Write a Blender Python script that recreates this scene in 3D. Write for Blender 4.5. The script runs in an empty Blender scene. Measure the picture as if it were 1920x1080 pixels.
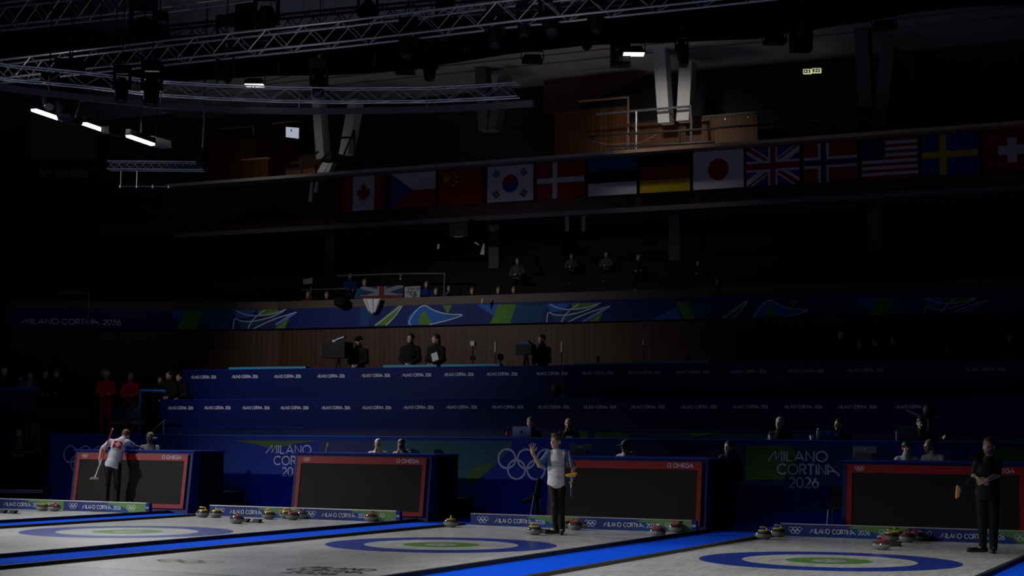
import bpy, bmesh, math, random
import numpy as np
from mathutils import Vector, Matrix
random.seed(7); rng = np.random.default_rng(7)
SC = bpy.context.scene; COL = SC.collection
# ------------------------------------------------------------------ camera
FPX, YAW, PITCH, ROLL, CAMZ = 2994.0, math.radians(25.552), math.radians(5.4106), math.radians(0.531), 1.6824
_f = np.array([-math.sin(YAW), math.cos(YAW), 0]); _r = np.array([math.cos(YAW), math.sin(YAW), 0]); _u = np.array([0, 0, 1.])
CF = _f*math.cos(PITCH)+_u*math.sin(PITCH); _u2 = _u*math.cos(PITCH)-_f*math.sin(PITCH)
CR = _r*math.cos(ROLL)+_u2*math.sin(ROLL); CU = _u2*math.cos(ROLL)-_r*math.sin(ROLL)
CC = np.array([0, 0, CAMZ])
cd = bpy.data.cameras.new('camera'); cam = bpy.data.objects.new('camera', cd); COL.objects.link(cam)
cd.sensor_width = 36; cd.lens = FPX/1920*36; cd.clip_end = 300
cam.matrix_world = Matrix(((CR[0], CU[0], -CF[0], 0), (CR[1], CU[1], -CF[1], 0), (CR[2], CU[2], -CF[2], CAMZ), (0, 0, 0, 1)))
SC.camera = cam
# ------------------------------------------------------------------ world, view
w = bpy.data.worlds.new('hall_air'); SC.world = w; w.use_nodes = True
w.node_tree.nodes['Background'].inputs[0].default_value = (0.5, 0.6, 1, 1)
w.node_tree.nodes['Background'].inputs[1].default_value = 0.0
SC.view_settings.view_transform = 'Standard'; SC.view_settings.look = 'None'
SC.view_settings.gamma = 1; SC.view_settings.exposure = 0; SC.view_settings.use_curve_mapping = False
# ------------------------------------------------------------------ lamps of the hall, and added fill spots
def spot(name, loc, target, watts, cone, blend=0.5, col=(1, 1, 1), size=0.25):
    l = bpy.data.lights.new(name, 'SPOT'); l.energy = watts; l.color = col; l.spot_size = math.radians(cone)
    l.spot_blend = blend; l.shadow_soft_size = size
    o = bpy.data.objects.new(name, l); COL.objects.link(o); o.location = loc
    o.rotation_euler = (Vector(target)-Vector(loc)).to_track_quat('-Z', 'Y').to_euler()
    return o
# strong side floods far out on the left, low over the ice
spot('side_flood_light', (-36, 14, 8.5), (-21.5, 27.5, -.6), 9000, 27, 1.0, (0.97, 0.98, 1.0), 0.3)
spot('side_flood_light', (-30, 15, 8), (-13.4, 24.6, -1.0), 9500, 29, 1.0, (0.97, 0.98, 1.0), 0.3)
spot('side_flood_light', (-30, 10, 11), (-6, 22, -1), 4200, 30, 1.0, (0.98, 0.98, 1.0), 0.3)
# the three floodlights in the picture, hung along the left side of the ice
for y, wt in [(28.9, 450), (30.6, 700), (32.2, 800)]:
    spot('flood_lamp_light', (-25.8, y, 8.85), (-15.5, 25, 0), wt, 96, 0.7, (0.96, 0.98, 1.0), 0.25)
spot('flood_lamp_light', (-25.8, 32.0, 8.8), (-17.5, 30.6, 1.4), 2200, 32, 0.8, (0.96, 0.98, 1.0), 0.2)
spot('flood_lamp_light', (-25.8, 30.7, 8.8), (-6.5, 30.9, 1.6), 4200, 24, 0.8, (0.96, 0.98, 1.0), 0.2)
spot('tier_fill_light', (-24.8, 27.8, 8.4), (-22.3, 36.2, 3.4), 1500, 68, 0.85, (0.96, 0.98, 1.0), 0.2)  # added fill for the tier walls, no floodlight hangs here
# sheet lights in the trusses over the ice, above the frame
for x, y, wt, ay, cone in [(-24.4, 14, 1500, 8, 54), (-18.2, 13.5, 1200, 7.5, 52), (-18.2, 6, 1300, 5, 50), (-12, 13.5, 1400, 7.0, 48), (-5.8, 13.5, 4200, 6.2, 44)]:
    spot('sheet_lamp_light', (x, y, 12), (x-0.3, y+ay, 0), wt, cone, 0.6, (1.0, 0.985, 0.95), 0.3)
# unseen fill spots added to brighten the gallery ceiling
for x, wt in [(-29, 20), (-23, 20), (-17.5, 34)]:
    spot('gallery_fill_light', (x, 43.6, 8.9), (x, 44.6, 13.2), wt, 150, 0.8, (1, .92, .9), 0.3)
for x, wt in [(-33, 45), (-26, 45), (-19, 45)]:
    spot('roof_fill_light', (x, 43.2, 14.2), (x, 47.2, 16.2), wt, 150, 0.9, (.85, .88, 1), 0.3)  # added fill that lifts the upper back wall, no fixture
for x, y in [(-27, 28), (-20, 27.5), (-13.5, 27.5)]:
    spot('truss_fill_light', (x, y, 9.7), (x, 31.3, 11.6), 26, 120, 0.9, (.95, .97, 1), 0.2)  # added fill that brightens the trusses from below, no fixture
spot('added_back_spot', (-25.8, 31.4, 9.5), (-28, 34.6, 9.1), 80, 75, 0.9, (1, 1, 1), 0.15)  # added to brighten the short truss, no lamp of its own
# ------------------------------------------------------------------ pixel of the photograph -> point of the hall
def ray(px, py):
    return CF*FPX+CR*(px-960)-CU*(py-540)
def on_y(px, py, Y): d = ray(px, py); return CC+d*(Y-CC[1])/d[1]
def on_z(px, py, Z=0.0): d = ray(px, py); return CC+d*(Z-CC[2])/d[2]
def on_x(px, py, X): d = ray(px, py); return CC+d*(X-CC[0])/d[0]
def on_seg(px, py, A, B, off=0.0):      # vertical plane through the plan points A, B
    n = np.array([-(B[1]-A[1]), B[0]-A[0], 0.]); n /= np.linalg.norm(n)
    if n[1] > 0: n = -n
    p0 = np.array([A[0], A[1], 0.])+n*off; d = ray(px, py)
    return CC+d*(np.dot(p0-CC, n)/np.dot(d, n))
def depth(P): return float(np.dot(np.asarray(P)-CC, CF))
# ------------------------------------------------------------------ materials
MATS = {}
def mat(name, col, rough=0.6, metal=0.0, spec=0.5, var=0.06, scale=6.0, bump=0.0, emit=None, es=1.0, alpha=1.0):
    if name in MATS: return MATS[name]
    m = bpy.data.materials.new(name); m.use_nodes = True; nt = m.node_tree; b = nt.nodes['Principled BSDF']
    b.inputs['Roughness'].default_value = rough; b.inputs['Metallic'].default_value = metal
    b.inputs['Specular IOR Level'].default_value = spec
    tc = nt.nodes.new('ShaderNodeTexCoord'); nz = nt.nodes.new('ShaderNodeTexNoise'); nz.inputs['Scale'].default_value = scale
    nz.inputs['Detail'].default_value = 4
    nt.links.new(tc.outputs['Object'], nz.inputs['Vector'])
    mx = nt.nodes.new('ShaderNodeMix'); mx.data_type = 'RGBA'
    mx.inputs[6].default_value = tuple(c*(1-var) for c in col)+(1,)
    mx.inputs[7].default_value = tuple(min(1, c*(1+var)) for c in col)+(1,)
    nt.links.new(nz.outputs['Fac'], mx.inputs[0]); nt.links.new(mx.outputs[2], b.inputs['Base Color'])
    if bump:
        bp = nt.nodes.new('ShaderNodeBump'); bp.inputs['Strength'].default_value = bump; bp.inputs['Distance'].default_value = 0.02
        nt.links.new(nz.outputs['Fac'], bp.inputs['Height']); nt.links.new(bp.outputs[0], b.inputs['Normal'])
    if emit:
        b.inputs['Emission Color'].default_value = (*emit, 1); b.inputs['Emission Strength'].default_value = es
    if alpha < 1:
        b.inputs['Transmission Weight'].default_value = 1-alpha
    MATS[name] = m; return m
class NT:                                # tiny node helper
    def __init__(s, m): s.t = m.node_tree; s.b = s.t.nodes['Principled BSDF']
    def n(s, k, **kw):
        x = s.t.nodes.new('ShaderNode'+k)
        for a, v in kw.items(): setattr(x, a, v)
        return x
    def put(s, sock, v):
        if hasattr(v, 'is_output') or isinstance(v, bpy.types.NodeSocket): s.t.links.new(v, sock)
        else: sock.default_value = v
    def m(s, op, a, b=0.0, c=0.0):
        x = s.n('Math', operation=op); s.put(x.inputs[0], a); s.put(x.inputs[1], b); s.put(x.inputs[2], c); return x.outputs[0]
    def mix(s, f, a, b):
        x = s.n('Mix', data_type='RGBA'); s.put(x.inputs[0], f); s.put(x.inputs[6], a if not isinstance(a, tuple) else (*a, 1)[:4])
        s.put(x.inputs[7], b if not isinstance(b, tuple) else (*b, 1)[:4]); return x.outputs[2]
    def xyz(s, coord='Object'):
        t = s.n('TexCoord'); q = s.n('SeparateXYZ'); s.t.links.new(t.outputs[coord], q.inputs[0]); return q.outputs, t.outputs[coord]
def raw(name, rough=0.6, spec=0.5):
    m = bpy.data.materials.new(name); m.use_nodes = True; h = NT(m)
    h.b.inputs['Roughness'].default_value = rough; h.b.inputs['Specular IOR Level'].default_value = spec
    MATS[name] = m; return m, h
def planks(name, c1, c2, wid=0.16, gap=0.09, axis=0):
    if name in MATS: return MATS[name]
    m, h = raw(name, 0.55, 0.3); o, v = h.xyz()
    q = h.m('DIVIDE', o[axis], wid); fl = h.m('FLOOR', q); fr = h.m('FRACT', q)
    wn = h.n('TexWhiteNoise', noise_dimensions='1D'); h.put(wn.inputs['W'], fl)
    mp = h.n('Mapping'); h.t.links.new(v, mp.inputs[0]); mp.inputs['Scale'].default_value = (14, 14, 1.2)
    nz = h.n('TexNoise'); nz.inputs['Scale'].default_value = 2.0; h.t.links.new(mp.outputs[0], nz.inputs['Vector'])
    f = h.m('MULTIPLY_ADD', wn.outputs['Value'], 0.6, h.m('MULTIPLY', nz.outputs['Fac'], 0.4))
    c = h.mix(f, c1, c2); g = h.m('LESS_THAN', fr, gap)
    h.put(h.b.inputs['Base Color'], h.mix(g, c, (c1[0]*.12, c1[1]*.12, c1[2]*.12)))
    return m
# ------------------------------------------------------------------ mesh builder
def V3(p): return np.array(p, float)
GL = {
 'm': (1.30, [[(0, 0), (.74, 1), (.74, .10), (1.30, 1), (1.30, 0)]]),
 'I': (.06, [[(.03, 0), (.03, 1)]]), 'L': (.5, [[(0, 1), (0, 0), (.5, 0)]]),
 'A': (.86, [[(0, 0), (.43, 1), (.86, 0)], [(.15, .3), (.71, .3)]]),
 'N': (.72, [[(0, 0), (0, 1), (.72, 0), (.72, 1)]]),
 'T': (.62, [[(0, 1), (.62, 1)], [(.31, 1), (.31, 0)]]),
 'a': (1.15, [[(0, 0), (0, 1), (1.15, -.05)], [(0, .34), (.72, .34)]]),
 'M': (.95, [[(0, 0), (.12, 1), (.475, .2), (.83, 1), (.95, 0)]]),
 'E': (.52, [[(.52, 1), (0, 1), (0, 0), (.52, 0)], [(0, .52), (.46, .52)]]),
 ' ': (.38, []),
}
def _arc(cx, cy, rx, ry, a0, a1, n=18):
    return [(cx+rx*math.cos(math.radians(a0+(a1-a0)*i/n)), cy+ry*math.sin(math.radians(a0+(a1-a0)*i/n))) for i in range(n+1)]
GL['O'] = (1.0, [_arc(.5, .5, .5, .5, 0, 360, 28)])
GL['C'] = (.88, [_arc(.5, .5, .5, .5, 45, 315, 22)])
GL['G'] = (.95, [_arc(.5, .5, .5, .5, 45, 360, 24)+[(.55, .5)]])
GL['R'] = (.6, [[(0, 0), (0, 1), (.3, 1)]+_arc(.3, .74, .28, .26, 90, -90, 10)+[(0, .48)], [(.28, .48), (.6, 0)]])
GL['B'] = (.6, [[(0, 0), (0, 1), (.3, 1)]+_arc(.3, .76, .25, .24, 90, -90, 10)+[(0, .52)], [(.3, .52)]+_arc(.32, .26, .28, .26, 90, -90, 10)+[(0, 0)]])
GL['2'] = (.6, [_arc(.3, .7, .29, .3, 160, -35, 14)+[(0, 0), (.62, 0)]])
GL['0'] = (.66, [_arc(.33, .5, .33, .5, 0, 360, 24)])
GL['6'] = (.62, [_arc(.31, .32, .31, .32, 0, 360, 20), [(.02, .4), (.42, 1)]])
GL['w'] = (1.0, [[(.02, 0), (.3, 0), (.3, .1)]+_arc(.5, .58, .42, .42, 238, -58, 24)+[(.7, .1), (.7, 0), (.98, 0)]])
class MB:
    def __init__(s): s.v = []; s.f = []; s.mi = []; s.ms = []; s.sm = []; s.k = 0
    def slot(s, m):
        if m not in s.ms: s.ms.append(m)
        return s.ms.index(m)
    def add(s, vs, fs, m, smooth=False):
        b = len(s.v); s.v += [tuple(map(float, p)) for p in vs]; k = s.slot(m)
        for f in fs: s.f.append(tuple(b+i for i in f)); s.mi.append(k); s.sm.append(smooth)
        return s
    def box(s, x0, x1, y0, y1, z0, z1, m):
        vs = [(x, y, z) for x in (x0, x1) for y in (y0, y1) for z in (z0, z1)]
        return s.add(vs, [(0, 1, 3, 2), (4, 6, 7, 5), (0, 4, 5, 1), (2, 3, 7, 6), (0, 2, 6, 4), (1, 5, 7, 3)], m)
    def obox(s, c, ax, ay, az, m):       # oriented box: centre and three half-axis vectors
        c, ax, ay, az = map(V3, (c, ax, ay, az))
        vs = [c+i*ax+j*ay+k*az for i in (-1, 1) for j in (-1, 1) for k in (-1, 1)]
        return s.add(vs, [(0, 1, 3, 2), (4, 6, 7, 5), (0, 4, 5, 1), (2, 3, 7, 6), (0, 2, 6, 4), (1, 5, 7, 3)], m)
    def poly(s, pts, m): return s.add(pts, [tuple(range(len(pts)))], m)
    def prism(s, pts, ext, m):           # polygon pts extruded by vector ext
        n = len(pts); ext = V3(ext); a = [V3(p) for p in pts]; b = [p+ext for p in a]
        fs = [tuple(range(n)), tuple(range(2*n-1, n-1, -1))]+[(i, i+n, (i+1) % n+n, (i+1) % n) for i in range(n)]
        return s.add(a+b, fs, m)
    def tube(s, pts, r, m, n=8, closed=False, smooth=True):
        pts = [V3(p) for p in pts]; N = len(pts); vs = []; up0 = None
        rs = r if hasattr(r, '__len__') else [r]*N
        for i, p in enumerate(pts):
            a = pts[(i-1) % N] if (i > 0 or closed) else p; b = pts[(i+1) % N] if (i < N-1 or closed) else p
            t = b-a; t /= (np.linalg.norm(t)+1e-12)
            u = up0 if up0 is not None else (V3((0, 0, 1)) if abs(t[2]) < .9 else V3((1, 0, 0)))
            x = np.cross(t, u); x /= (np.linalg.norm(x)+1e-12); y = np.cross(x, t); up0 = y
            vs += [p+rs[i]*(x*math.cos(2*math.pi*k/n)+y*math.sin(2*math.pi*k/n)) for k in range(n)]
        fs = []
        for i in range(N if closed else N-1):
            j = (i+1) % N
            fs += [(i*n+k, i*n+(k+1) % n, j*n+(k+1) % n, j*n+k) for k in range(n)]
        if not closed: fs += [tuple(range(n-1, -1, -1)), tuple((N-1)*n+k for k in range(n))]
        return s.add(vs, fs, m, smooth)
    def lathe(s, prof, c, m, n=24, smooth=True, sx=1.0, sy=1.0):   # prof: (radius, z)
        c = V3(c); vs = []; fs = []
        for r, z in prof: vs += [c+V3((r*sx*math.cos(2*math.pi*k/n), r*sy*math.sin(2*math.pi*k/n), z)) for k in range(n)]
        for i in range(len(prof)-1): fs += [(i*n+k, i*n+(k+1) % n, (i+1)*n+(k+1) % n, (i+1)*n+k) for k in range(n)]
        fs += [tuple(range(n-1, -1, -1)), tuple((len(prof)-1)*n+k for k in range(n))]
        return s.add(vs, fs, m, smooth)
    def ball(s, c, r, m, n=12, k=8):
        rr = r if hasattr(r, '__len__') else (r, r, r)
        pr = [(max(1e-4, math.sin(math.pi*i/k))*1.0, -math.cos(math.pi*i/k)*rr[2]) for i in range(k+1)]
        return s.lathe(pr, c, m, n, True, rr[0], rr[1])
    def stroke(s, pts, wd, o, ux, uz, m):     # flat line in the plane (ux, uz) through o, drawn width wd
        P = np.array(pts, float); n = len(P)
        if n < 2: return s
        closed = np.linalg.norm(P[0]-P[-1]) < 1e-6
        s.k += 1; o = o+np.cross(ux, uz)*.0003*(s.k % 14)
        d = np.diff(P, axis=0); d /= (np.linalg.norm(d, axis=1)[:, None]+1e-12); nn = np.stack([-d[:, 1], d[:, 0]], 1)
        L, R = [], []
        for i in range(n):
            if closed and i in (0, n-1): a, b = nn[-1], nn[0]
            else: a = nn[max(i-1, 0)]; b = nn[min(i, n-2)]
            q = a+b; l = np.dot(q, q)
            if l < .35: q = a*.9+d[max(i-1, 0)]*.3; q = q/np.linalg.norm(q)
            else: q = q*2/l
            ln = np.linalg.norm(q); q = q*min(1, 1.6/ln)
            L.append(P[i]+q*wd/2); R.append(P[i]-q*wd/2)
        T = lambda p: o+ux*p[0]+uz*p[1]
        return s.add([T(p) for p in L]+[T(p) for p in R], [(i, n+i, n+i+1, i+1) for i in range(n-1)], m)
    def text(s, st, o, ux, uz, h, w=None, m=None, wt=.15, gap=.22):
        o, ux, uz = V3(o), V3(ux), V3(uz); tot = sum(GL[c][0] for c in st)+gap*(len(st)-1)
        kx = (w/tot) if w else h; x = 0
        for c in st:
            g = GL[c]
            for pl in g[1]: s.stroke([((x+p[0])*kx, p[1]*h) for p in pl], wt*h, o, ux, uz, m)
            x += g[0]+gap
        return s
    def rings(s, o, ux, uz, R, th, ms, n=28):   # five interlocked rings, o = centre of the upper middle ring
        o, ux, uz = V3(o), V3(ux), V3(uz)
        for i, (a, b) in enumerate([(-2.24, 0), (0, 0), (2.24, 0), (-1.12, -1.12), (1.12, -1.12)]):
            s.stroke([(R*(a+math.cos(2*math.pi*k/n)), R*(b+math.sin(2*math.pi*k/n))) for k in range(n+1)], th, o, ux, uz, ms[i % len(ms)])
        return s
    def build(s, name, parent=None, loc=(0, 0, 0), sharp=40):
        me = bpy.data.meshes.new(name); me.from_pydata([(p[0]-loc[0], p[1]-loc[1], p[2]-loc[2]) for p in s.v], [], s.f)
        for m in s.ms: me.materials.append(m)
        me.polygons.foreach_set('material_index', s.mi); me.polygons.foreach_set('use_smooth', s.sm)
        me.update(); 
        if any(s.sm): me.set_sharp_from_angle(angle=math.radians(sharp))
        ob = bpy.data.objects.new(name, me); COL.objects.link(ob)
        if parent is not None: ob.parent = parent
        else: ob.location = loc
        return ob
def tag(o, label, cat, group=None, kind=None):
    o['label'] = label; o['category'] = cat
    if group: o['group'] = group
    if kind: o['kind'] = kind
    return o
def thing(name, label, cat, loc=(0, 0, 0), rotz=0.0, group=None):
    o = bpy.data.objects.new(name, None); COL.objects.link(o); o.empty_display_size = .1
    o.location = [float(c) for c in loc]; o.rotation_euler = (0, 0, rotz); return tag(o, label, cat, group)
def struct(o, label): o['kind'] = 'structure'; o['label'] = label; o['category'] = 'structure'; return o
def copy_tree(o, parent=None):
    kids = [c for c in o.children]
    c = o.copy(); COL.objects.link(c); c.parent = parent
    for k in kids: copy_tree(k, c)
    return c
X3, Y3, Z3 = V3((1, 0, 0)), V3((0, 1, 0)), V3((0, 0, 1))
# ------------------------------------------------------------------ palette
NAVY = mat('navy_board_print', (.012, .03, .17), .5, spec=.3)
BLUE = mat('blue_panel', (.004, .020, .21), .6, spec=.15)
DBLUE = mat('dark_blue_panel', (.003, .010, .085), .55, spec=.25)
GREEN = mat('green_print', (.10, .22, .07), .55, spec=.3)
DGREEN = mat('dark_green_print', (.035, .085, .012), .6, spec=.3)
TEAL = mat('teal_print', (.0, .06, .10), .6, spec=.3)
MIDBLUE = mat('mid_blue_print', (.01, .10, .42), .6, spec=.3)
PALE = mat('pale_print', (.62, .62, .72), .6, spec=.2)
GREYW = mat('grey_white_print', (.42, .43, .56), .6, spec=.2)
BLACK = mat('black_metal', (.012, .012, .013), .45)
BLACKM = mat('matte_black_cloth', (.008, .008, .009), .9, spec=.1)
STEEL = mat('truss_aluminium', (.5, .5, .53), .38, metal=.85)
WHITEP = mat('white_paint', (.7, .7, .7), .5)
CONC = mat('pale_plaster', (.42, .40, .40), .8, var=.12, scale=2, spec=.2)
DARKW = mat('dark_hall_wall', (.045, .045, .048), .9, var=.25, scale=1.2, spec=.1)
WOODC = mat('pale_wood_capping', (.45, .30, .19), .5, var=.2, scale=5)
WOODP = planks('gallery_planks', (.085, .030, .010), (.17, .068, .022), .14)
WOODD = planks('balcony_front_planks', (.036, .010, .003), (.068, .019, .005), .16, .12)
RUB = mat('black_rubber', (.01, .01, .01), .75)
CURB = mat('black_foam_curb', (.012, .012, .013), .7)
REDP = mat('red_display_border', (.27, .010, .014), .5, spec=.25)
TBLUE = mat('tier_blue_panel', (.0015, .006, .075), .6, spec=.15)
SCREEN = mat('dark_display_screen', (.016, .016, .0145), .65, spec=.12, var=.02)
SKIN = mat('skin', (.52, .30, .21), .55, var=.08, scale=20, bump=.05)
# ------------------------------------------------------------------ floor and ice
SX = [-24.42, -18.205, -11.994, -5.783]; YT = 22.579; HW = 2.36
FLOORM = mat('blue_carpet', (.002, .085, .82), .95, var=.12, scale=30, spec=.05)
struct(MB().box(-34, 6, -2, 32.2, -.06, 0, FLOORM).build('floor'), 'bright blue carpet floor around the ice')
def ice_material():
    m, h = raw('curling_ice', .16, .35); o, v = h.xyz()
    r = h.m('SQRT', h.m('ADD', h.m('MULTIPLY', o[0], o[0]), h.m('MULTIPLY', o[1], o[1])))
    band = lambda a, b: h.m('MULTIPLY', h.m('GREATER_THAN', r, a), h.m('LESS_THAN', r, b))
    line = lambda q, wd: h.m('LESS_THAN', h.m('ABSOLUTE', q), wd)
    mp = h.n('Mapping'); mp.inputs['Scale'].default_value = (7, .5, 1); h.t.links.new(v, mp.inputs[0])
    nz = h.n('TexNoise'); nz.inputs['Scale'].default_value = 3.2; nz.inputs['Detail'].default_value = 6; h.t.links.new(mp.outputs[0], nz.inputs['Vector'])
    n2 = h.n('TexNoise'); n2.inputs['Scale'].default_value = 1.1; n2.inputs['Detail'].default_value = 5; h.t.links.new(v, n2.inputs['Vector'])
    n3 = h.n('TexNoise'); n3.inputs['Scale'].default_value = 180; h.t.links.new(v, n3.inputs['Vector'])
    f = h.m('MULTIPLY_ADD', nz.outputs['Fac'], .7, h.m('MULTIPLY', n2.outputs['Fac'], .45))
    base = h.mix(h.m('MULTIPLY_ADD', h.m('SUBTRACT', f, .57), 2.2, .5), (.30, .30, .315), (.72, .72, .71))
    c = h.mix(band(1.22, 1.83), base, h.mix(f, (.012, .035, .27), (.02, .055, .34)))
    c = h.mix(band(.25, .61), c, h.mix(f, (.09, .23, .05), (.13, .31, .07)))
    c = h.mix(h.m('MULTIPLY', line(o[0], .012), .35), c, (.05, .05, .06))
    c = h.mix(h.m('MULTIPLY', line(o[1], .009), .35), c, (.05, .05, .06))
    c = h.mix(h.m('MULTIPLY', line(h.m('SUBTRACT', o[1], 1.83), .009), .3), c, (.05, .05, .06))
    c = h.mix(h.m('MULTIPLY', line(h.m('ADD', o[1], 6.4), .055), .75), c, (.02, .10, .05))
    h.put(h.b.inputs['Base Color'], c)
    h.put(h.b.inputs['Roughness'], h.m('MULTIPLY_ADD', nz.outputs['Fac'], .16, .36)); h.b.inputs['Coat Weight'].default_value = .35; h.b.inputs['Coat Roughness'].default_value = .11
    bp = h.n('Bump'); bp.inputs['Strength'].default_value = .10; bp.inputs['Distance'].default_value = .004
    h.t.links.new(h.m('ADD', n3.outputs['Fac'], nz.outputs['Fac']), bp.inputs['Height']); h.t.links.new(bp.outputs[0], h.b.inputs['Normal'])
    return m
ICE = ice_material()
INK = mat('black_ice_print', (.03, .03, .04), .6); IGREY = mat('grey_ice_print', (.22, .24, .22), .5)
RC = [mat('ice_ring_blue', (.03, .12, .4)), mat('ice_ring_black', (.03, .03, .03)), mat('ice_ring_red', (.3, .08, .1)),
      mat('ice_ring_yellow', (.45, .28, .06)), mat('ice_ring_green', (.05, .2, .08))]
for k, x in enumerate(SX):
    b = MB(); b.add([(x-HW, 2, .012), (x+HW, 2, .012), (x+HW, 28.6, .012), (x-HW, 28.6, .012), (x-HW, 2, 0), (x+HW, 2, 0), (x+HW, 28.6, 0), (x-HW, 28.6, 0)],
                    [(0, 1, 2, 3), (0, 4, 5, 1), (1, 5, 6, 2), (2, 6, 7, 3), (3, 7, 4, 0)], ICE)
    z = .0135
    b.text('mILANO', (x-.2, YT+.02, z), X3, Y3, .10, .42, IGREY); b.text('CORTINa', (x-.2, YT-.12, z), X3, Y3, .10, .42, IGREY)
    if k in (2, 3):
        b.text('mILANO', (x+.60, 17.60, z), X3, Y3, .27, 1.0, INK, .17); b.text('CORTINa', (x+.60, 17.22, z), X3, Y3, .27, 1.15, INK, .17)
        b.text('2026', (x+.82, 16.84, z), X3, Y3, .27, .7, INK, .17)
        b.rings((x-1.22, 17.72, z), X3, Y3, .155, .035, RC)
    o = b.build('ice_sheet', loc=(x, YT, 0))
    struct(o, ['white curling ice sheet at the edge beyond the other sheets, mostly cut off', 'white curling ice sheet with its purple-blue ring house nearest the fully seen leaning player',
               'white curling ice sheet where the waving player stands', 'white curling ice sheet where the bearded player in black stands'][k])
    o['kind'] = 'structure'
    for s in (-1, 1):
        xa, xb = (x+s*HW, x+s*(HW+.07))
        struct(MB().box(min(xa, xb), max(xa, xb), 2, 28.7 if s > 0 else 28.0, 0, .06, mat('grey_foam_curb', (.045, .044, .042), .7) if (k == 3 and s < 0) else CURB).build('trim_curb', loc=(xa, 15, 0)),
               'low black foam curb on the %s edge of the %s' % ('far' if s < 0 else 'near', ['cut-off farthest ice sheet', 'ice sheet with the purple-blue house', 'ice sheet of the waving player', 'ice sheet of the bearded player'][k]))
# hacks: two footholds on each sheet
def hack(x):
    t = thing('hack', '', 'foothold', (x, 26.25, .012))
    MB().box(-.085, .085, -.02, .2, 0, .012, BLACK).build('base_plate', t)
    MB().prism([(-.075, -.01, .012), (.075, -.01, .012), (.075, .06, .075), (-.075, .06, .075)], (0, .10, -.012), RUB).build('rubber_block', t)
    return t
for k, x in enumerate(SX):
    for s in (-1, 1):
        h = hack(x+s*.14)
        h['label'] = 'black rubber hack, %s of two %s' % ('left' if s < 0 else 'right', ['on the cut-off ice sheet', 'behind the purple-blue house', 'at the feet of the waving player', 'on the ice of the bearded player'][k])
        h['group'] = 'hack footholds'
# ------------------------------------------------------------------ end boards
def end_board(x, k):
    t = thing('end_board', ['low printed end board with a cluster of stones, at the sheet beside the leaning player', 'low printed end board between the purple-blue house and the display of two white-jacketed coaches',
              'low printed end board behind the waving player', 'low printed end board behind the bearded player in black'][k], 'board', (x, 28.1, .012), group='end boards of the sheets')
    y0 = 28.06
    for s in (0, 1):
        xa = x-2.27+s*2.27; xb = xa+2.27; b = MB(); b.box(xa, xb, y0, y0+.09, .012, .225, NAVY)
        yy = y0-.003; T = lambda u, v: (xa+u*2.27, yy, .012+v*.213)
        b.poly([T(.50, .0), T(.95, .0), T(1, 0), T(1, 1), T(.60, 1), T(.56, .75)], mat('board_blue_print', (.008, .055, .24), .55, spec=.3))
        yy = y0-.005; b.poly([T(.80, 0), T(1, 0), T(1, 1), T(.585, 1), T(.52, .80), T(.66, .72), T(.76, .45)], GREEN)
        yy = y0-.007
        b.rings((T(.118, .62)[0], yy, T(0, .60)[2]), X3, Z3, .036, .008, [PALE])
        b.text('mILANO CORTINa 2026', T(.235, .30), X3, Z3, .075, 1.06, PALE, .16)
        b.rings((T(.83, .62)[0], yy, T(0, .60)[2]), X3, Z3, .036, .008, [PALE])
        b.box(xa, xb, y0-.004, y0+.094, .222, .236, WHITEP if k < 2 else mat('grey_board_edge', (.35, .35, .38), .5)); b.build('board_panel', t, t.location)
    b = MB(); b.box(x+2.27, x+2.36, y0-.004, y0+.094, .012, .225, BLUE)
    b.rings((x+2.315, y0-.008, .14), X3, Z3, .012, .005, [PALE]); b.build('end_cap', t, t.location)
for k, x in enumerate(SX): end_board(x, k)
# ------------------------------------------------------------------ display desks
def display_desk(k, xl, xr, label):
    yb, lean = 28.72, .16; z1 = 1.33
    t = thing('scoreboard_desk', label, 'scoreboard', ((xl+xr)/2, 28.9, 0), group='display desks at the end of the sheets')
    L = t.location; y = lambda z: yb+lean*z/z1
    b = MB(); b.prism([(xl-.10, yb+.02, 0), (xl-.10, y(z1)+.02, z1), (xl-.10, y(z1)+.42, z1), (xl-.10, yb+.42, 0)], (xr-xl+.20, 0, 0), DBLUE); b.build('cabinet', t, L)
    b = MB(); b.box(xl-.12, xr+.16, y(z1)-.02, 30.0, z1, z1+.035, BLUE); b.build('desk_top', t, L)
    MB().box(xr+.10, xr+.14, y(0)+.44, 29.98, 0, z1, BLACKM).build('side_panel', t, L); MB().box(xl-.10, xl-.06, y(0)+.44, 29.98, 0, z1, BLACKM).build('side_panel', t, L)
    Q = lambda u, z, o=0.0: (xl+u*(xr-xl), y(z)-o, z)
    za, zb = .10, 1.285; b = MB()
    fr = .085
    def bar(u0, u1, a, c):
        p = [Q(u0, a), Q(u1, a), Q(u1, c), Q(u0, c)]; b.prism(p, (0, -.025, 0), REDP)
    du = fr/(xr-xl)
    bar(0, 1, zb-.145, zb); bar(0, 1, za, za+.09); bar(0, du, za+.09, zb-.145); bar(1-du, 1, za+.09, zb-.145)
    uz = V3((0, lean/z1, 1)); uz /= np.linalg.norm(uz)
    zc = zb-.105; o = .029
    b.rings(Q(.072, zb-.055, o), X3, uz, .027, .007, [PALE])
    b.text('w', Q(.775, zc, o), X3, uz, .075, .085, PALE, .14); b.text('OMEGA', Q(.815, zc, o), X3, uz, .07, .40, PALE, .17)
    b.build('red_border', t, L)['label'] = 'glossy red border with white rings and lettering'
    b = MB(); b.prism([Q(du, za+.09), Q(1-du, za+.09), Q(1-du, zb-.145), Q(du, zb-.145)], (0, -.012, 0), SCREEN); b.build('screen', t, L)
    return t
DESKX = [(-24.76, -21.66), (-18.79, -15.69), (-12.86, -9.79), (-7.03, -3.95)]
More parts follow.
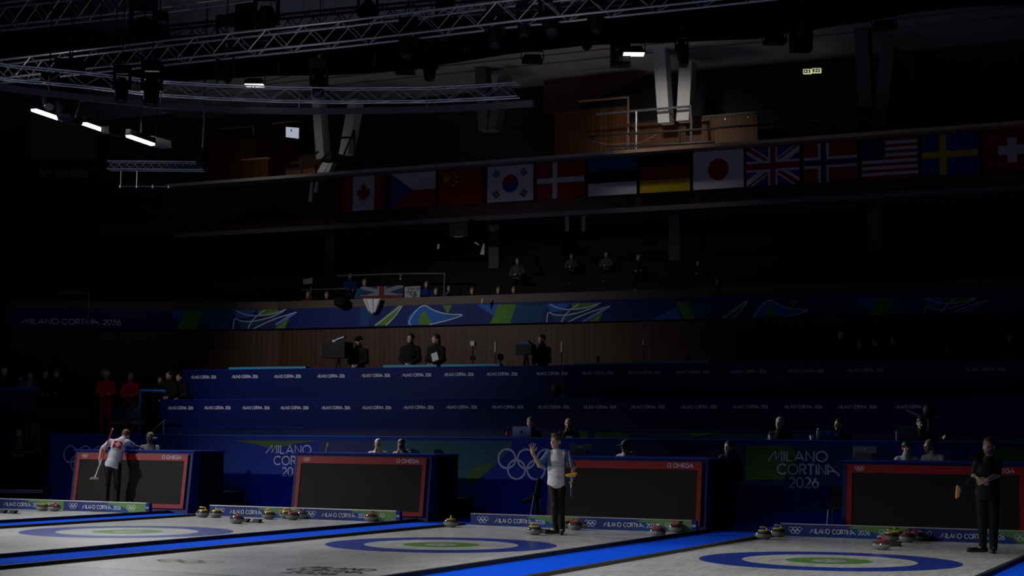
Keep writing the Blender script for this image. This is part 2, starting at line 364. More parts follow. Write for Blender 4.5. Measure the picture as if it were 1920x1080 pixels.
DL = ['dark red-bordered display desk that the white-shirted player leans over', 'dark red-bordered display desk with two coaches in white jackets behind it',
      'dark red-bordered display desk behind the waving player', 'dark red-bordered display desk behind the bearded player in black']
for k, (a, b_) in enumerate(DESKX): display_desk(k, a, b_, DL[k])
# ------------------------------------------------------------------ backdrop and tiers
T0Y, T1Y, T2Y, T3Y = 31.2, 32.7, 34.2, 35.7
def zpx(px, py, Y): return float(on_y(px, py, Y)[2])
Z0, Z1, Z2, Z3h = zpx(1000, 822, T0Y), zpx(900, 806, T1Y), zpx(900, 748.5, T2Y), zpx(900, 688, T3Y)
struct(MB().box(-34, 6, T0Y+.5, T1Y, 0, .85, BLACKM).build('floor_official_tier'), 'dark raised floor behind the printed backdrop wall')
struct(MB().box(-34, 6, T1Y+.06, T2Y, 0, 1.05, BLACKM).build('floor_middle_tier'), 'dark raised floor behind the blue desk front')
struct(MB().box(-34, 6, T2Y+.06, T3Y, 0, 1.8, BLACKM).build('floor_press_tier'), 'dark raised floor behind the lettered blue wall')
struct(MB().box(-40, 8, T3Y+.06, 40, 0, 2.5, BLACKM).build('floor_camera_platform'), 'dark camera platform floor behind the top lettered wall')
struct(MB().box(-24.8, -21.75, 30.02, T0Y-.05, 0, .42, BLACKM).build('floor_coach_riser'), 'low black riser under the single coach')
for i, (a, b_) in enumerate([(-18.9, -15.78), (-12.9, -9.88), (-7.1, -4.02)]):
    struct(MB().box(a, b_, 30.02, T0Y-.05, 0, .42, BLACKM).build('floor_coach_riser'), 'low black riser behind the %s display desk' % ['second', 'third', 'fourth'][i])
def px_poly(b, pts, Y, m, off=.004): b.poly([on_y(p[0], p[1], Y-off) for p in pts], m)
# backdrop
b = MB(); xl = float(on_y(93, 830, T0Y)[0]); b.box(xl, 5.5, T0Y, T0Y+.07, 0, Z0, BLUE)
struct(MB().box(xl, 5.5, T0Y-.012, T0Y+.5, Z0, Z0+.02, MIDBLUE).build('trim_desk_top'), 'blue desk top along the backdrop wall')
px_poly(b, [(440, 826), (600, 826), (560, 831), (525, 839), (500, 839), (478, 833)], T0Y, DGREEN)
px_poly(b, [(600, 826), (700, 826), (700, 960), (560, 960)], T0Y, DBLUE)
px_poly(b, [(700, 826), (960, 826), (960, 843), (905, 893), (860, 905), (700, 905)], T0Y, TEAL)
px_poly(b, [(876, 896), (884, 880), (912, 868), (928, 872), (890, 905), (870, 900)], T0Y, DGREEN, .006)
px_poly(b, [(1090, 828), (1400, 836), (1400, 960), (1230, 960)], T0Y, DBLUE)
px_poly(b, [(1398, 835), (1482, 836), (1501, 855), (1490, 900), (1398, 900)], T0Y, DGREEN, .006)
px_poly(b, [(1482, 836), (1660, 838), (1790, 960), (1398, 960), (1398, 900), (1490, 900), (1501, 855)], T0Y, DBLUE, .004)
px_poly(b, [(1800, 866), (1862, 838), (1960, 840), (1960, 872)], T0Y, DGREEN)
def ring_px(cx, cy, cx2):
    o = on_y(cx, cy, T0Y-.009); b.rings(o, X3, Z3, .205, .043, [GREYW], 36)
ring_px(986.7, 860.5, 0); ring_px(159.5, 852, 0)
def txt_px(b, st, p0, p1, hp, Y, m, wt=.16, off=.009):
    a = on_y(*p0, Y-off); c = on_y(*p1, Y-off); h = float(on_y(p0[0], p0[1]-hp, Y-off)[2]-a[2])
    b.text(st, a, X3, Z3, h, float(c[0]-a[0]), m, wt)
txt_px(b, 'mILANO', (1440, 863.5), (1551, 865), 18, T0Y, GREYW); txt_px(b, 'CORTINa', (1458, 888.5), (1574, 890), 18.5, T0Y, GREYW); txt_px(b, '2026', (1480, 913.5), (1534, 914), 18.5, T0Y, GREYW)
txt_px(b, 'mILANO', (499, 849.5), (583, 850), 15, T0Y, GREYW); txt_px(b, 'CORTINa', (514, 871), (602, 872), 15.5, T0Y, GREYW); txt_px(b, '2026', (529, 892), (571, 892.5), 15.5, T0Y, GREYW)
struct(b.build('wall_backdrop'), 'blue printed backdrop wall with rings and lettering')
# desk front above the backdrop
b = MB(); x1 = float(on_y(307, 804, T1Y)[0]); b.box(x1, 5.5, T1Y, T1Y+.06, .85, Z1, DBLUE); b.box(x1, 5.5, T1Y-.01, T1Y+.4, Z1, Z1+.018, BLUE)
for p in ([(1115, 810), (1165, 810), (1186, 823), (1115, 823)], [(1060, 808), (1102, 808), (1102, 823), (1060, 823)], [(1285, 812), (1360, 811), (1300, 819)]): px_poly(b, p, T1Y, DGREEN)
struct(b.build('wall_desk_front'), 'narrow dark blue desk front with green print')
r3 = [(358, 405, 710), (435, 483, 709), (514, 564, 708.5), (595, 646, 708), (678, 731, 707), (754, 808, 706), (833, 888, 705), (912, 970, 704.2), (1005, 1064, 703.3), (1090, 1150, 702.3), (1177, 1239, 701.3), (1266, 1330, 700.5), (1369, 1436, 699.5), (1476, 1545, 698.7), (1588, 1657, 697.5), (1810, 1885, 695.5)]
r2 = [(315, 362, 767.5), (383, 432, 767.3), (454, 505, 767.3), (526, 578, 767.3), (603, 656, 767.2), (679, 733, 767), (757, 813, 766.5), (837, 894, 766), (922, 981, 765.8), (1008, 1067, 765.8), (1094, 1155, 765.8), (1183, 1246, 765.7), (1278, 1344, 765.6), (1373, 1440, 765.5), (1470, 1541, 765.5), (1572, 1643, 765.5), (1680, 1745, 765.5)]
for nm, Y, za, zb, rows, lx, hp, lb in (('wall_upper_tier', T3Y, 1.8, Z3h, r3, 343, 5.4, 'upper blue tier wall with a row of small white lettering'), ('wall_lower_tier', T2Y, 1.05, Z2, r2, 301, 5.4, 'lower blue tier wall with a row of small white lettering')):
    b = MB(); x0 = float(on_y(lx, 720, Y)[0]); b.box(x0, 5.5, Y, Y+.06, za, zb, TBLUE); b.box(x0, 5.5, Y-.01, Y+.35, zb, zb+.018, BLUE)
    for (p0, p1, yy) in rows: txt_px(b, 'mILANO CORTINa 2026', (p0, yy), (p1, yy-.2), hp, Y, PALE, .15)
    struct(b.build(nm), lb)
# teal light strips lying on the platform edge
CY = mat('teal_edge_strip', (.02, .22, .32), .5)
for p0, p1 in (((433, 686), (577, 685)), ((722, 684), (822, 682.5)), ((830, 682.5), (940, 681.5)), ((1078, 680), (1330, 677))):
    a = on_y(*p0, T3Y+.2); c = on_y(*p1, T3Y+.2)
    tag(MB().box(a[0], c[0], T3Y+.1, T3Y+.3, Z3h+.024, Z3h+.08, CY).build('edge_strip', loc=(a[0], T3Y+.2, Z3h+.024)), 'teal strip on the upper tier edge %s' % ['left of the large camera', 'below the person with hands held low', 'below the badge wearer', 'right of the smaller camera'][[433, 722, 830, 1078].index(p0[0])], 'strip', 'teal edge strips')
# ------------------------------------------------------------------ lower balcony: planked front, printed ribbon
RBP = [(-33.6, 35.9), (-31.2, 37.0), (-29.3, 38.1), (-26.2, 38.95), (-23, 39.05), (8, 39.6)]
def seg_of(px, py):
    for A, B in zip(RBP[:-1], RBP[1:]):
        P = on_seg(px, py, A, B)
        L = V3((*A, 0)); M = V3((*B, 0)); q = np.dot((P-L)[:2], (M-L)[:2])/np.dot((M-L)[:2], (M-L)[:2])
        if q <= 1.0001: return A, B
    return RBP[-2], RBP[-1]
RZ0, RZ1 = 4.82, 5.40
b = MB(); w_ = MB(); cap = MB()
for A, B in zip(RBP[:-1], RBP[1:]):
    for mb, za, zb, th, m in ((b, RZ0, RZ1, .12, mat('ribbon_navy', (.004, .012, .11), .6, spec=.2)), (w_, 2.5, RZ0-.02, .1, WOODD), (cap, RZ1, RZ1+.22, .2, mat('balcony_wood_band', (.055, .026, .013), .6, var=.3))):
        yo = .12 if mb is w_ else 0
        mb.prism([(A[0], A[1]+yo, za), (B[0], B[1]+yo, za), (B[0], B[1]+yo, zb), (A[0], A[1]+yo, zb)], (0, th, 0), m)
def rp(pts, m, off=.006, mb=b):
    A, B = RBP[-2], RBP[-1]
    if pts[0][0] < 560:
        A, B = seg_of(sum(p[0] for p in pts)/len(pts), 600)
    out = []
    for p in pts:
        q = on_seg(p[0], p[1], A, B, off); q[2] = min(max(q[2], RZ0+.004), RZ1-.004); out.append(q)
    mb.poly(out, m)
def rl(pts, m, wpx=2.0, off=.014):
    A, B = RBP[-2], RBP[-1]
    # smooth the polyline
    P = [V3(p) for p in pts]; S = []
    for i in range(len(P)-1):
        a, b0, c, d = P[max(i-1, 0)], P[i], P[i+1], P[min(i+2, len(P)-1)]
        for t in np.linspace(0, 1, 7)[:-1]: S.append(.5*((2*b0)+(-a+c)*t+(2*a-5*b0+4*c-d)*t*t+(-a+3*b0-3*c+d)*t**3))
    S.append(P[-1])
    for i in range(len(S)-1):
        d = S[i+1]-S[i]; n = V3((-d[1], d[0]))/(np.linalg.norm(d)+1e-9)*wpx/2
        rp([(S[i]+n), (S[i+1]+n), (S[i+1]-n), (S[i]-n)], m, off)
RBL = mat('ribbon_blue', (.01, .10, .40), .6, spec=.2); RGR = mat('ribbon_green', (.08, .20, .02), .6, spec=.2); RTE = mat('ribbon_teal', (.0, .045, .14), .6, spec=.2); RLB = mat('ribbon_pale_blue', (.14, .22, .62), .6, spec=.2); RLN = mat('ribbon_line', (.45, .47, .58), .6, spec=.2)
def tri_a(dx, dy):
    T = lambda *p: [(x+dx, y+dy(x+dx)) for x, y in p]
    rp(T((306, 0), (346, 0), (338, 22)), RBL); rp(T((346, 0), (380, 0), (368, 36), (330, 36), (338, 22)), RGR); rp(T((380, 0), (440, 0), (425, 36), (368, 36)), RTE)
    rp(T((436, 0), (482, 0), (468, 14), (444, 16)), RBL, .008); rp(T((484, 0), (541, 0), (520, 10), (485, 13)), RGR, .008)
    rp(T((446, 19), (500, 17), (470, 36), (452, 36)), RTE, .008); rp(T((530, 25), (543, 16), (534, 36), (514, 36)), RGR, .008)
    rp(T((502, 36), (540, 12), (557, 7), (545, 15), (509, 36)), RLB, .01)
    for L in ([(443, 1), (455, 7), (472, 11), (492, 11), (516, 7), (537, 0)], [(437, 36), (440, 17), (452, 21), (470, 22), (490, 19), (515, 12), (533, 3)], [(465, 36), (468, 28), (477, 16), (497, 1)], [(475, 36), (498, 25), (525, 15), (556, 6)]): rl(T(*L), RLN)
def tri_b(dx, dy):
    T = lambda *p: [(x+dx, y+dy(x+dx)) for x, y in p]
    rp(T((572, 36), (620, 10), (631, 36)), RBL); rp(T((618, 0), (640, 0), (656, 36), (635, 36)), RGR); rp(T((640, 0), (700, 0), (690, 36), (656, 36)), RTE)
    rp(T((701, 36), (746, 0), (754, 0), (725, 36)), RGR, .008); rl(T((703, 36), (728, 18), (751, 0)), RLN); rl(T((724, 36), (740, 20), (754, 0)), RLN)
    rp(T((763, 36), (766, 20), (778, 8), (795, 0), (815, 10), (840, 20), (867, 18), (820, 33), (805, 36)), RBL, .008); rp(T((784, 36), (788, 18), (796, 9), (812, 36)), RGR, .01)
    rp(T((830, 0), (848, 0), (839, 16)), RGR, .008); rl(T((771, 36), (767, 30), (778, 12), (795, 0), (815, 10), (840, 17), (867, 19), (840, 28), (805, 36)), RLN)
rtop = lambda x: 584-(x-306)*.0205-(4 if x > 500 else 0)*0
tri_a(0, lambda x: 583.5-(x-306)*.017); tri_b(0, lambda x: 576.5-(x-572)*.0165); tri_a(588, lambda x: 571.3-(x-894)*.0145); tri_b(648, lambda x: 566.5-(x-1220)*.0155); tri_a(1296, lambda x: 560.5-(x-1602)*.016)
A, B = RBP[0], RBP[1]
a = on_seg(40, 606, RBP[0], RBP[1], .01)
for i, (st, p0, p1, yy) in enumerate([('mILANO', 40, 110, 606.5), ('CORTINa', 116, 187, 607.5), ('2026', 193, 226, 609.0)]):
    A, B = seg_of((p0+p1)/2, 600); P0 = on_seg(p0, yy, A, B, .012); P1 = on_seg(p1, yy+.6, A, B, .012); ux = (P1-P0); wd = np.linalg.norm(ux); ux /= wd; ux[2] = 0
    b.text(st, P0, ux, Z3, .145, wd, mat('ribbon_lettering', (.62, .62, .68), .6), .16)
tag(b.build('printed_ribbon_banner'), 'long dark ribbon banner with blue and green leaf shapes along the lower balcony', 'banner')
struct(w_.build('wall_balcony_planks'), 'wall of dark red-brown vertical planks below the ribbon banner')
struct(cap.build('trim_balcony_band'), 'brown wooden band above the ribbon banner')
# stand floor behind the ribbon, stepped
b = MB(); ST = []
for i in range(7):
    y0 = 39.75+i*.62; z = 5.0+i*.36; b.box(-36, 8, y0, y0+.62 if i < 6 else 47, 4.4, z, mat('stand_floor', (.014, .014, .015), .9, spec=.1)); ST.append((y0, z))
struct(b.build('floor_spectator_stand'), 'dark stepped spectator stand floor behind the lower balcony')
# ------------------------------------------------------------------ upper balcony with the flags
FY = 42.3
zf0 = float(on_y(1100, 369, FY)[2]); 
xa, xb = float(on_y(325, 350, FY)[0]), 6.0
CPY = 41.85; zr = float(on_y(1200, 284, CPY)[2])
ZS = float(on_y(900, 405, FY+.1)[2]); b = MB(); b.box(xa, xb, FY+.15, FY+.35, ZS, zr-.021, WOODD); struct(b.build('wall_upper_balcony'), 'dark planked front of the upper balcony')
xm = float(on_y(1153, 288, CPY)[0]); b = MB(); b.box(xa, xm-.004, CPY, FY+.45, zr-.02, zr+.075, mat('grey_capping', (.34, .32, .31), .6, var=.2, scale=4)); struct(b.build('trim_balcony_capping'), 'grey capping along the left part of the upper balcony')
b = MB(); b.box(xm, xb, CPY, FY+.45, zr-.02, zr+.075, WOODC); struct(b.build('trim_balcony_capping'), 'pale wooden capping along the right part of the upper balcony')
b = MB(); b.box(xa, xb, FY+.1, 47, ZS-.14, ZS, mat('grey_soffit', (.10, .10, .11), .8)); struct(b.build('floor_upper_balcony'), 'grey underside slab of the upper balcony')
# the flags: cloth in the unit square, white/colour polygons
FW = mat('flag_white', (.46, .46, .53), .85, spec=.1); FR = mat('flag_red', (.24, .008, .02), .85, spec=.1); FB = mat('flag_blue', (.01, .035, .22), .85, spec=.1)
FK = mat('flag_black', (.012, .012, .012), .85, spec=.1); FYE = mat('flag_yellow', (.42, .30, .01), .85, spec=.1); FLB = mat('flag_mid_blue', (.008, .045, .22), .85, spec=.1); FNB = mat('flag_dark_blue', (.006, .012, .09), .85, spec=.1)
def rect(u0, v0, u1, v1, m): return ([(u0, v0), (u1, v0), (u1, v1), (u0, v1)], m)
def star(cu, cv, r, m, asp=1.5, rot=90): return ([(cu+(r if i % 2 == 0 else r*.42)*math.cos(math.radians(rot+36*i))/asp, cv+(r if i % 2 == 0 else r*.42)*math.sin(math.radians(rot+36*i))) for i in range(10)], m)
def disc(cu, cv, r, m, a0=0, a1=360, asp=1.42): return ([(cu+r*math.cos(math.radians(a0+(a1-a0)*i/28))/asp, cv+r*math.sin(math.radians(a0+(a1-a0)*i/28))) for i in range(28 if a1-a0 == 360 else 29)], m)
leaf = [(0, .42), (.07, .27), (.16, .31), (.13, .10), (.24, .19), (.27, .12), (.40, .14), (.36, .02), (.41, -.03), (.20, -.18), (.22, -.25), (.02, -.22), (.02, -.42)]
leafp = leaf+[(-x, y) for x, y in leaf[::-1] if x > 0]
def trigram(cu, cv, ang, brk):
    out = []; ca, sa = math.cos(math.radians(ang)), math.sin(math.radians(ang))
    for i in (-1, 0, 1):
        segs = [(-.10, .10)] if not brk[i+1] else [(-.10, -.012), (.012, .10)]
        for s0, s1 in segs:
            q = [(s0, i*.062-.02), (s1, i*.062-.02), (s1, i*.062+.02), (s0, i*.062+.02)]
            out.append(([(cu+(x*ca-y*sa)/1.45, cv+(x*sa+y*ca)) for x, y in q], FK))
    return out
def saltire(wd, m, du=0, dv=0):
    o = []
    for (a, c) in (((0, 0), (1, 1)), ((0, 1), (1, 0))):
        s = 1 if c[1] > a[1] else -1; k = wd*.9
        o.append(([(0, a[1]), (k*.8, a[1]), (1, c[1]-s*k*1.0), (1, c[1]), (1-k*.8, c[1]), (0, a[1]+s*k*1.0)], m))
    return o
FLAGS = [
 (643, 722, 'white and red flag with a red maple leaf', [rect(0, 0, 1, 1, FR), rect(.25, 0, .75, 1, FW), ([(.5+x*.50*.9/1.1, .5+y*.80) for x, y in leafp], FR)]),
 (733, 817, 'white and red flag with a blue triangle at the left', [rect(0, 0, 1, 1, FR), rect(0, .5, 1, 1, FW), ([(0, 0), (.5, .5), (0, 1)], FB)]),
 (823, 906, 'plain red flag with small yellow stars', [rect(0, 0, 1, 1, FR), star(.17, .75, .17, FYE), star(.34, .9, .06, FYE), star(.40, .78, .06, FYE), star(.40, .63, .06, FYE), star(.34, .53, .06, FYE)]),
 (914, 1000, 'white flag with a red and blue disc and black bars', [rect(0, 0, 1, 1, FW), disc(.5, .5, .25, FR), disc(.5, .5, .25, FB, 200, 380)]+trigram(.2, .79, 56, (0, 0, 0))+trigram(.8, .79, -56, (1, 0, 1))+trigram(.2, .21, -56, (0, 1, 0))+trigram(.8, .21, 56, (1, 1, 1))),
 (1007, 1096, 'red flag with an off-centre white cross', [rect(0, 0, 1, 1, FR), rect(.33, 0, .43, 1, FW), rect(0, .43, 1, .57, FW)]),
 (1103, 1194, 'blue, black and white striped flag', [rect(0, 0, 1, .34, FW), rect(0, .34, 1, .67, FK), rect(0, .67, 1, 1, FLB)]),
 (1200, 1294, 'black, red and yellow striped flag', [rect(0, 0, 1, .33, FYE), rect(0, .33, 1, .67, FR), rect(0, .67, 1, 1, FK)]),
 (1300, 1395, 'white flag with a plain red disc', [rect(0, 0, 1, 1, FW), disc(.5, .5, .29, FR)]),
 (1400, 1500, 'blue flag with red and white crosses laid over each other', [rect(0, 0, 1, 1, FB)]+saltire(.17, FW)+[([(0, 1), (.0, .93), (.36, .62), (.42, .66), (.07, 1)], FR), ([(1, 0), (1, .07), (.64, .38), (.58, .34), (.93, 0)], FR), ([(0, 0), (.07, 0), (.42, .34), (.36, .34)], FR), ([(1, 1), (.93, 1), (.58, .66), (.64, .66)], FR), rect(.415, 0, .585, 1, FW), rect(0, .36, 1, .64, FW), rect(.45, 0, .55, 1, FR), rect(0, .42, 1, .58, FR)]),
 (1508, 1608, 'red flag with a blue cross edged in white', [rect(0, 0, 1, 1, FR), rect(.27, 0, .47, 1, FW), rect(0, .36, 1, .64, FW), rect(.32, 0, .42, 1, FNB), rect(0, .43, 1, .57, FNB)]),
 (1617, 1722, 'red and white striped flag with a dark blue corner', [rect(0, i/13, 1, (i+1)/13, FR if i % 2 == 0 else FW) for i in range(13)]+[rect(0, 6/13, .42, 1, FNB)]),
 (1730, 1836, 'blue flag with a yellow cross', [rect(0, 0, 1, 1, FLB), rect(.31, 0, .44, 1, FYE), rect(0, .42, 1, .58, FYE)]),
 (1845, 1955, 'red flag with a short white cross, cut off,', [rect(0, 0, 1, 1, FR), rect(.42, .2, .58, .8, FW), rect(.26, .39, .74, .61, FW)]),
]
def ngrid(poly, nu=9, nv=5): return poly
for i, (p0, p1, nm, polys) in enumerate(FLAGS):
    a = on_y(p0, 360, FY); c = on_y(p1, 360, FY); W = float(c[0]-a[0]); H = 1.08; x0 = float(a[0])
    b = MB(); b.box(x0, x0+W, FY-.012, FY-.004, zf0, zf0+H, polys[0][1])
    for j, (pl, m) in enumerate(polys): b.poly([(x0+u*W, FY-.014-.0016*j, zf0+v*H) for u, v in pl], m)
    o = b.build('flag', loc=(x0+W/2, FY, zf0)); tag(o, nm+' hung on the upper balcony', 'flag', 'flags along the upper balcony')
# ------------------------------------------------------------------ gallery behind the flags
GY = 46.0
struct(MB().box(-46, 10, GY+1.2, GY+1.4, 2.5, 13.6, DARKW).build('wall_back'), 'dark back wall of the hall')
struct(MB().box(-46, 10, GY+1.2, GY+1.4, 13.6, 17.5, mat('blue_grey_wall', (.20, .21, .27), .85, var=.15, scale=1)).build('wall_back_upper'), 'blue-grey upper back wall under the roof')
CZ = float(on_y(960, 148, GY)[2]); cyf = 43.0
b = MB(); b.prism([(-36, cyf, CZ+.25), (10, cyf, CZ+.25), (10, GY+1.2, CZ-.02), (-36, GY+1.2, CZ-.02)], (0, 0, .2), CONC)
for yy in (44.1, 44.9): b.box(-36, 10, yy, yy+.05, CZ+.25-(yy-cyf)/(GY+1.2-cyf)*.27-.03, CZ+.2, mat('soffit_joint', (.16, .15, .15), .8))
struct(b.build('ceiling_gallery'), 'pale sloping ceiling over the upper gallery')
struct(MB().box(-36, 10, FY+.36, GY+1.2, ZS+.01, 8.75, DARKW).build('floor_gallery'), 'dark floor of the upper gallery')
def on_gal(px, py, Y): return on_y(px, py, Y)
# right-hand planked boxes
def plank_panel(p0, p1, ptop, pbot, Y, lb, capit=True, m=WOODP):
    a = on_y(*p0, Y); c = on_y(*p1, Y); z1 = float((a[2]+c[2])/2); z0 = 8.76
    t = thing('planked_box', lb, 'panel', ((a[0]+c[0])/2, Y, z0)); L = t.location
    MB().box(a[0], c[0], Y, Y+.1, z0, z1, m).build('plank_front', t, L)
    if capit: MB().box(a[0]-.03, c[0]+.03, Y-.04, Y+.14, z1, z1+.05, WOODC if capit == 1 else BLACK).build('top_rail', t, L)
    b = MB(); wd = max(.1, (c[0]-a[0])/7); x = a[0]+wd*.4
    while x < c[0]: b.box(x, x+.03, Y-.012, Y, z1-.12, z1-.09, STEEL); x += .72
    b.build('bolts', t, L); return t
plank_panel((1040, 208), (1178, 201), 0, 300, 45.6, 'tall planked wooden box beside the pole in the lit right gallery', 2)
plank_panel((1178, 229), (1420, 215), 0, 300, 45.6, 'low planked wooden front under the lit pair of white columns', 2)
plank_panel((395, 264), (478, 260), 0, 330, 45.6, 'plain planked wooden box in the left gallery', 2)
plank_panel((462, 279), (478, 278), 0, 330, 45.3, 'narrow planked post-box in the left gallery', 0)
plank_panel((483, 254), (512, 265), 0, 330, 45.9, 'dark planked wooden box left of the screen', 2, m=WOODD)
plank_panel((512, 229), (560, 233), 0, 330, 46.0, 'dark wooden panel behind the white screen', 1, m=WOODD)
plank_panel((455, 301), (500, 298), 0, 330, 44.6, 'lower planked front with a pale top rail in the left gallery', 1)
plank_panel((535, 318), (592, 314), 0, 335, 44.2, 'short planked front below the left white column', 2)
plank_panel((560, 291), (603, 290), 0, 305, 45.0, 'small red-brown planked front behind the left white column', 2)
# reddish dark slanted wall pieces
RW = mat('dark_red_wall', (.10, .03, .03), .8, var=.2); 
b = MB(); b.prism([on_y(x, y, 46.6) for x, y in ((1020, 152), (1105, 126), (1192, 126), (1212, 140), (1080, 205), (1020, 215))], (0, .1, 0), RW)
struct(b.build('wall_gallery_slant'), 'dark reddish slanting wall piece in the right gallery')
# rails
def rail(nm, lb, lines, Y, m, r=.03, cat='railing', foot=8.76):
    P = on_y(*lines[0][0], Y); t = thing(nm, lb, cat, P); L = t.location
    for part, q0, q1 in [(l[2], l[0], l[1]) for l in lines]:
        pts = [on_y(*q0, Y), on_y(*q1, Y)]
        if part == 'post' and foot: pts.append(V3((pts[1][0], pts[1][1], foot)))
        MB().tube(pts, r, m).build(part, t, L)
    return t
rail('gallery_railing', 'thin handrail with a corner post above the tall planked box', [((1085, 190), (1179, 182), 'handrail'), ((1178, 182), (1178, 229), 'post')], 45.4, mat('brown_rail', (.35, .20, .13), .5), .035)
rail('gallery_railing', 'grey handrail crossing in front of the lit white columns', [((1118, 214), (1297, 199), 'handrail'), ((1193, 208), (1193, 228), 'post'), ((1294, 199), (1296, 224), 'post')], 44.3, mat('grey_rail', (.22, .22, .24), .4, metal=.6), .04)
rail('gallery_railing', 'low dark double rail in front of the planked fronts', [((1105, 256), (1340, 241), 'handrail'), ((1135, 277), (1340, 266), 'lower_rail'), ((1176, 252), (1176, 273), 'post'), ((1274, 247), (1274, 268), 'post'), ((1106, 257), (1120, 266), 'brace')], 43.4, mat('dark_rail', (.06, .06, .065), .35, metal=.6), .035)
rail('gallery_railing', 'long dark rail in the unlit right gallery', [((1340, 240), (1580, 224), 'handrail'), ((1460, 232), (1475, 245), 'brace'), ((1575, 225), (1576, 250), 'post')], 43.6, mat('dark_rail', (.06, .06, .065)), .03)
rail('gallery_railing', 'black stair rail beside the left white column', [((545, 305), (572, 303), 'handrail'), ((572, 303), (597, 284), 'sloping_rail'), ((590, 311), (617, 286), 'sloping_rail'), ((565, 304), (566, 322), 'post')], 43.6, BLACK, .035)
rail('gallery_railing', 'dark sloping stair rail right of the left white column', [((644, 292), (664, 244), 'sloping_rail'), ((664, 244), (665, 280), 'post'), ((640, 258), (664, 258), 'handrail')], 43.6, BLACK, .035)
rail('gallery_railing', 'thin wooden rail high in the left gallery', [((412, 242), (475, 237), 'handrail'), ((475, 237), (475, 262), 'post')], 45.8, mat('brown_rail', (.35, .20, .13)), .03)
# white V-shaped column pairs
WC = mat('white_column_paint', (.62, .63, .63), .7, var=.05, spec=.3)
def column_pair(p, lb, Y=44.8, w0=None, m=WC):
    (a0, a1, wa), (c0, c1, wc) = p
    P = on_y(*a1, Y); t = thing('column_pair', lb, 'column', (P[0], P[1], P[2])); L = t.location
    for (q0, q1, wd) in ((a0, a1, wa), (c0, c1, wc)):
        T = on_y(*q0, Y); B = on_y(*q1, Y); hw = wd/2
        b = MB(); b.prism([(B[0]-hw, Y-.22, B[2]), (B[0]+hw, Y-.22, B[2]), (T[0]+hw, Y-.22, T[2]), (T[0]-hw, Y-.22, T[2])], (0, .44, 0), m); b.build('leg', t, L)
    return t
column_pair([((1239, 82), (1249, 232), .37), ((1290, 118), (1284, 228), .40)], 'brightly lit pair of white slanting columns above the striped flags')
column_pair([((595, 145), (607, 300), .31), ((668, 188), (650, 290), .35)], 'pair of grey-white slanting columns beside the white screen')
b = MB()
column_pair([((905, 125), (912, 246), .36), ((948, 145), (925, 246), .3)], 'unlit pair of columns in the middle of the gallery', m=mat('shaded_column_paint', (.13, .13, .135), .8))  # darkened copy of the white column paint, missing light put into the colour
column_pair([((1617, 50), (1626, 205), .40), ((1668, 90), (1650, 240), .4)], 'unlit pair of columns at the dark right end of the gallery', m=mat('shaded_column_paint', (.30, .30, .31)))
t = thing('forked_support', 'white forked foot of the left columns standing on the balcony capping', 'support', on_y(606, 322, 43.2)); L = t.location
MB().prism([on_y(x, y, 43.2) for x, y in ((594, 323), (605, 304), (617, 306), (607, 323))], (0, .25, 0), WC).build('left_foot', t, L)
MB().prism([on_y(x, y, 43.2) for x, y in ((609, 323), (618, 305), (624, 305), (617, 322))], (0, .25, 0), WC).build('right_foot', t, L)
t = thing('forked_support', 'thin white feet of the left columns below the balcony capping', 'support', on_y(586, 372, 42.28)); L = t.location
MB().prism([on_y(x, y, 42.3) for x, y in ((578, 378), (583, 341), (585, 341), (583, 378))], (0, .1, 0), WC).build('left_foot', t, L)
MB().prism([on_y(x, y, 42.3) for x, y in ((588, 360), (593, 339), (595, 339), (593, 360))], (0, .1, 0), WC).build('right_foot', t, L)
# screen and exit sign
P = on_y(547, 247, 45.6); t = thing('wall_screen', 'small white lit screen hanging in the left gallery', 'screen', P); L = t.location
p = [on_y(x, y, 45.6) for x, y in ((536, 238), (560.5, 240), (560, 260), (536, 257))]
MB().prism([on_y(x, y, 45.62) for x, y in ((533, 235.5), (562.5, 238), (562, 262.5), (533, 259.5))], (0, .08, 0), BLACK).build('housing', t, L)
b = MB(); b.poly([q-V3((0, .0, 0)) for q in p], mat('lit_screen', (.5, .52, .6), .5, emit=(.46, .49, .62), es=.75)); b.poly([on_y(x, y, 45.59) for x, y in ((545, 242), (547, 242), (547, 247), (545, 247))], mat('screen_ink', (.02, .02, .05)))
b.build('display', t, L)
P = on_y(1521, 133, 45.9); MBX = MB().box(P[0]-.06, P[0]+.06, 46.0, 47.19, P[2]-.04, P[2]+.04, BLACK)
t = thing('exit_sign', 'small lit double exit sign with arrows on the dark right gallery wall', 'sign', P); L = t.location
for i, (u0, u1) in enumerate(((1505.5, 1520.6), (1522.6, 1538.5))):
    dz = 0 if i == 0 else -1.2
    q = lambda x, y, o=0: on_y(x, y+dz-(x-1505)*.03, 45.9-o)
    b = MB(); b.prism([q(u0, 129.6), q(u1, 129.6), q(u1, 138.2), q(u0, 138.2)], (0, .1, 0), mat('exit_sign_glow', (.6, .6, .35), .5, emit=(.62, .60, .36), es=.8))
    DK = mat('exit_sign_field', (.01, .04, .02), .5)
    b.poly([q(u0+1.3, 131, .01), q(u1-1.3, 131, .01), q(u1-1.3, 137, .01), q(u0+1.3, 137, .01)], DK)
    s = 1 if i else -1; cx = (u0+u1)/2+s*2.8; GW = mat('exit_sign_glow', (.6, .6, .35))
    b.poly([q(cx+s*2.6, 134, .02), q(cx, 131.6, .02), q(cx, 133.2, .02), q(cx-s*2.4, 133.2, .02), q(cx-s*2.4, 134.8, .02), q(cx, 134.8, .02), q(cx, 136.4, .02)], GW)
    b.poly([q(cx-s*4, 131.6, .02), q(cx-s*6.5, 131.6, .02), q(cx-s*6.5, 136.4, .02), q(cx-s*4, 136.4, .02)], GW)
    b.build('lit_panel', t, L)
MBX.build('mount_arm', t, t.location)
